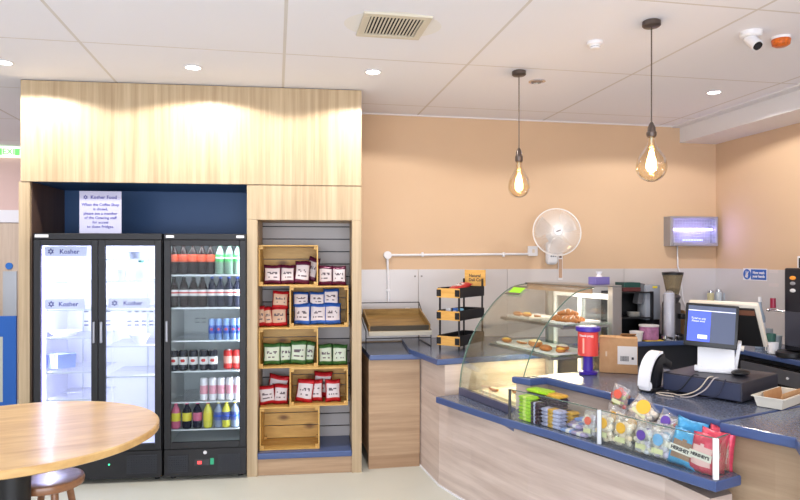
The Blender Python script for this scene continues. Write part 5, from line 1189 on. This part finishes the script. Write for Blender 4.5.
# pendants
BULB = glass('bulb_glass', (255, 246, 226), .12, .0)
def pendant(px, py, pb, rad, lab):
    v = atc(px, py); d = depth(v.x, v.y); k = d / FL; X, Y = v.x, v.y
    t = thing('pendant_lamp', lab, 'pendant lamp', (X, Y, CEIL), 0, 'bare filament bulb pendants')
    BR = M('dark_bronze', (96, 84, 78), .35, .6)
    MB().lathe([(.042, 0), (.047, -.004), (.047, -.026), (.04, -.032), (.001, -.034)], n=32).build('ceiling_rose', BR, t, 'auto')
    zt = EYE - (pb[0] - HZ) * k - CEIL; zs = EYE - (pb[1] - HZ) * k - CEIL; zb = EYE - (pb[2] - HZ) * k - CEIL; zc_ = EYE - (pb[3] - HZ) * k - CEIL
    MB().cyl((0, 0, -.03), (0, 0, zt), .0035, n=8).build('flex', BR, t)
    MB().lathe([(.006, zt), (.012, zt - .01), (.02, zt - .03), (.021, zt - .05), (.026, zt - .055), (.026, zs - .002 + .012), (.022, zs)], n=24).build('lamp_holder', BR, t, 'auto')
    R = rad; H_ = zs - zb; cz = zb + R
    pr = [(.018, zs), (.019, zs - H_ * .08)]
    for i in range(1, 9):
        f = i / 9; zz = (zs - H_ * .08) + ((cz + R * .35) - (zs - H_ * .08)) * f; rr = .019 + (R * .937 - .019) * (f * f * (3 - 2 * f)); pr.append((rr, zz))
    for i in range(0, 11):
        a = math.asin(.35) - i / 10 * (PI / 2 + math.asin(.35)); pr.append((max(.001, R * math.cos(a)), cz + R * math.sin(a)))
    MB().lathe(pr, n=36).build('glass_bulb', BULB, t, True)
    FM = M('filament', (255, 200, 120), .4, emit=10)
    pts = []
    n = 110; f0 = zs - H_ * .2; f1_ = zb + H_ * .14
    for i in range(n + 1):
        f = i / n; a = f * 2 * PI * 9; pts.append((.010 * math.cos(a), .012 * math.sin(a), f0 + (f1_ - f0) * f))
    MB().tube(pts, .0014, 5).build('filament', FM, t)
    MB().cyl((0, 0, zs), (0, 0, f0 + .0), .006, .003, 8).build('stem', M('pale_glass_jar'), t)
    l = D.lights.new('filament_glow', 'POINT'); l.energy = 5; l.color = (1, .62, .3); l.shadow_soft_size = .03
    o = D.objects.new('filament_glow', l); COL.objects.link(o); o.location = (0, 0, cz); o.parent = t
pendant(519, 71, (148, 162, 198, 180), .073, 'hanging clear filament bulb pendant left of the other, smaller')
pendant(651.5, 21, (122, 137, 182, 160), .079, 'hanging clear filament bulb pendant, larger one on the right')
# vent
v0 = at(367, 13, CEIL); vy0, vy1 = 3.25, 3.60; vx0, vx1 = .44, .80
t = thing('ceiling_vent', 'square cream ceiling vent with black slots', 'vent', ((vx0 + vx1) / 2, (vy0 + vy1) / 2, CEIL))
hw, hd = (vx1 - vx0) / 2, (vy1 - vy0) / 2; CRM = M('vent_cream', (214, 206, 188), .5)
MB().bx(-hw, hw, -hd, -hd + .04, -.012, 0, .003).bx(-hw, hw, hd - .04, hd, -.012, 0, .003).bx(-hw, -hw + .04, -hd + .04, hd - .04, -.012, 0, .003).bx(hw - .04, hw, -hd + .04, hd - .04, -.012, 0, .003).build('frame', CRM, t)
MB().bx(-hw + .04, hw - .04, -hd + .04, hd - .04, -.002, -.0005).build('dark_duct', M('duct_black', (12, 11, 10), .8), t)
n = 15
for k in range(n): xx = -hw + .05 + k * (2 * hw - .1) / (n - 1); MB().box((xx, 0, -.008), (.0085, 2 * hd - .08, .004), (0, .7, 0)).build('slat', CRM, t)
tag(MB().lathe([(.001, -.0006), (.23, -.0006), (.23, -.0001)], n=40).xf(Matrix.Diagonal((1.15, .85, 1, 1))).build('draught_stain', M('stain_cream', (236, 234, 232), .85), t), None)
# cctv, beacon, detector
v = atc(751, 32); t = thing('security_camera', 'white ceiling security camera with dark round lens', 'security camera', (v.x, v.y, CEIL))
MB().lathe([(.001, 0), (.058, 0), (.058, -.022), (.05, -.03), (.001, -.03)], n=32).build('mount', WHITE, t, 'auto')
MB().cyl((0, .01, -.035), (.008, -.04, -.088), .031, .031, 24).sph((0, .01, -.035), .031).build('barrel', WHITE, t, 'auto')
MB().cyl((.0075, -.038, -.086), (.0088, -.046, -.0945), .025, .023, 24).build('lens', M('lens_black', (8, 8, 14), .08), t, 'auto')
v = atc(781, 37); t = thing('alarm_beacon', 'round orange alarm beacon beside the security camera', 'beacon', (v.x, v.y, CEIL))
MB().lathe([(.001, 0), (.05, 0), (.05, -.014), (.001, -.014)], n=32).build('base', WHITE, t, 'auto'); MB().lathe([(.048, -.014), (.05, -.02), (.046, -.045), (.03, -.055), (.001, -.056)], n=32).build('amber_lens', M('amber', (206, 100, 30), .3, noise=.35, nscale=60), t, 'auto')
v = atc(595, 42); t = thing('smoke_detector', 'small white ceiling detector between the two pendants', 'detector', (v.x, v.y, CEIL))
MB().lathe([(.001, 0), (.045, 0), (.045, -.016), (.03, -.024), (.028, -.04), (.001, -.042)], n=32).build('body', WHITE, t, 'auto'); MB().lathe([(.0285, -.026), (.0295, -.03), (.0285, -.034)], n=24).build('dark_ring', DARKSTEEL, t)

# ------------------------------------------------------------------ light
def area(name, loc, rot, sx, sy, e, col=(1, 1, 1)):
    l = D.lights.new(name, 'AREA'); l.shape = 'RECTANGLE'; l.size = sx; l.size_y = sy; l.energy = e; l.color = col
    o = D.objects.new(name, l); COL.objects.link(o); o.location = loc; o.rotation_euler = rot; return o
# added unseen fill: upward-tilted panel behind the camera, two overhead panels
area('rear_fill', (-1.0, -2.6, 1.3), (math.radians(112), 0, 0), 6, 2.2, 165, (.86, .9, 1))
area('overhead_fill', (-.6, .6, CEIL - .03), (0, 0, 0), 2.4, 1.2, 14, (1, .97, .94))
area('overhead_fill', (2.6, 1.0, CEIL - .03), (0, 0, 0), 1.2, 1.2, 12, (1, .93, .86))
area('corridor_light', (-3.2, 6.6, CEIL - .03), (0, 0, 0), .6, 1.2, 22, (.92, .92, 1))
# inside fridges and display
def inF(f, x, y, z): return f.matrix_basis @ Vector((x, y, z))
for k, x in enumerate((a1 + .28, b1 - .26)):
    p = inF(f1, x, .09, 1.685); o = area('fridge_lamp', p, (math.radians(18), 0, PHI), .5, .04, 4.5, (.82, .84, 1))
for x in (a1 + .07,):
    p = inF(f1, x, .1, 1.0); o = area('fridge_lamp', p, (0, math.radians(-90), PHI), 1.3, .04, 6, (.80, .78, 1))
p = inF(f1, b1 - .06, .1, 1.0); area('fridge_lamp', p, (0, math.radians(90), PHI), 1.3, .04, 2.5, (.84, .84, 1))
p = inF(f2, 0, .06, 1.685); area('fridge_lamp', p, (math.radians(12), 0, PHI), .45, .03, 1.3, (.9, .94, 1))
p = inF(f2, b2 - .05, .05, 1.0); area('fridge_lamp', p, (0, math.radians(90), PHI), 1.3, .02, 2.2, (.9, .94, 1))
p = dc.matrix_basis @ Vector((CL / 2, .60, TOPZ - zb_ - .03)); area('case_lamp', p, (0, 0, CR_), CL - .1, .04, 3, (1, .9, .76))
p = dc.matrix_basis @ Vector((CL / 2, .5, .32)); area('case_lamp', p, (0, 0, CR_), CL - .1, .04, 6, (1, .84, .55))
p = (3.9, 5.40, iz0 + .15); l = D.lights.new('violet_glow', 'POINT'); l.energy = 1.1; l.color = (.36, .34, 1); l.shadow_soft_size = .05; o = D.objects.new('violet_glow', l); COL.objects.link(o); o.location = (3.95, 5.36, iz0 + .13)

w = D.worlds.new('World'); SC.world = w; w.use_nodes = True
w.node_tree.nodes['Background'].inputs[0].default_value = (.88, .92, 1, 1); w.node_tree.nodes['Background'].inputs[1].default_value = 1.5

# ------------------------------------------------------------------ camera and view
cam = D.cameras.new('Camera'); co = D.objects.new('Camera', cam); COL.objects.link(co); SC.camera = co
cam.sensor_width = 36; cam.lens = 36 * FL / 800; cam.shift_y = (HZ - 250) / 800; cam.clip_start = .05
co.location = (0, 0, EYE); co.rotation_euler = (PI / 2, 0, -TH)
SC.view_settings.view_transform = 'Standard'; SC.view_settings.look = 'None'; SC.view_settings.exposure = .34; SC.view_settings.gamma = 1; SC.view_settings.use_curve_mapping = False
SC.cycles.max_bounces = 10; SC.cycles.transparent_max_bounces = 24; SC.cycles.sample_clamp_indirect = 6; SC.cycles.use_denoising = True
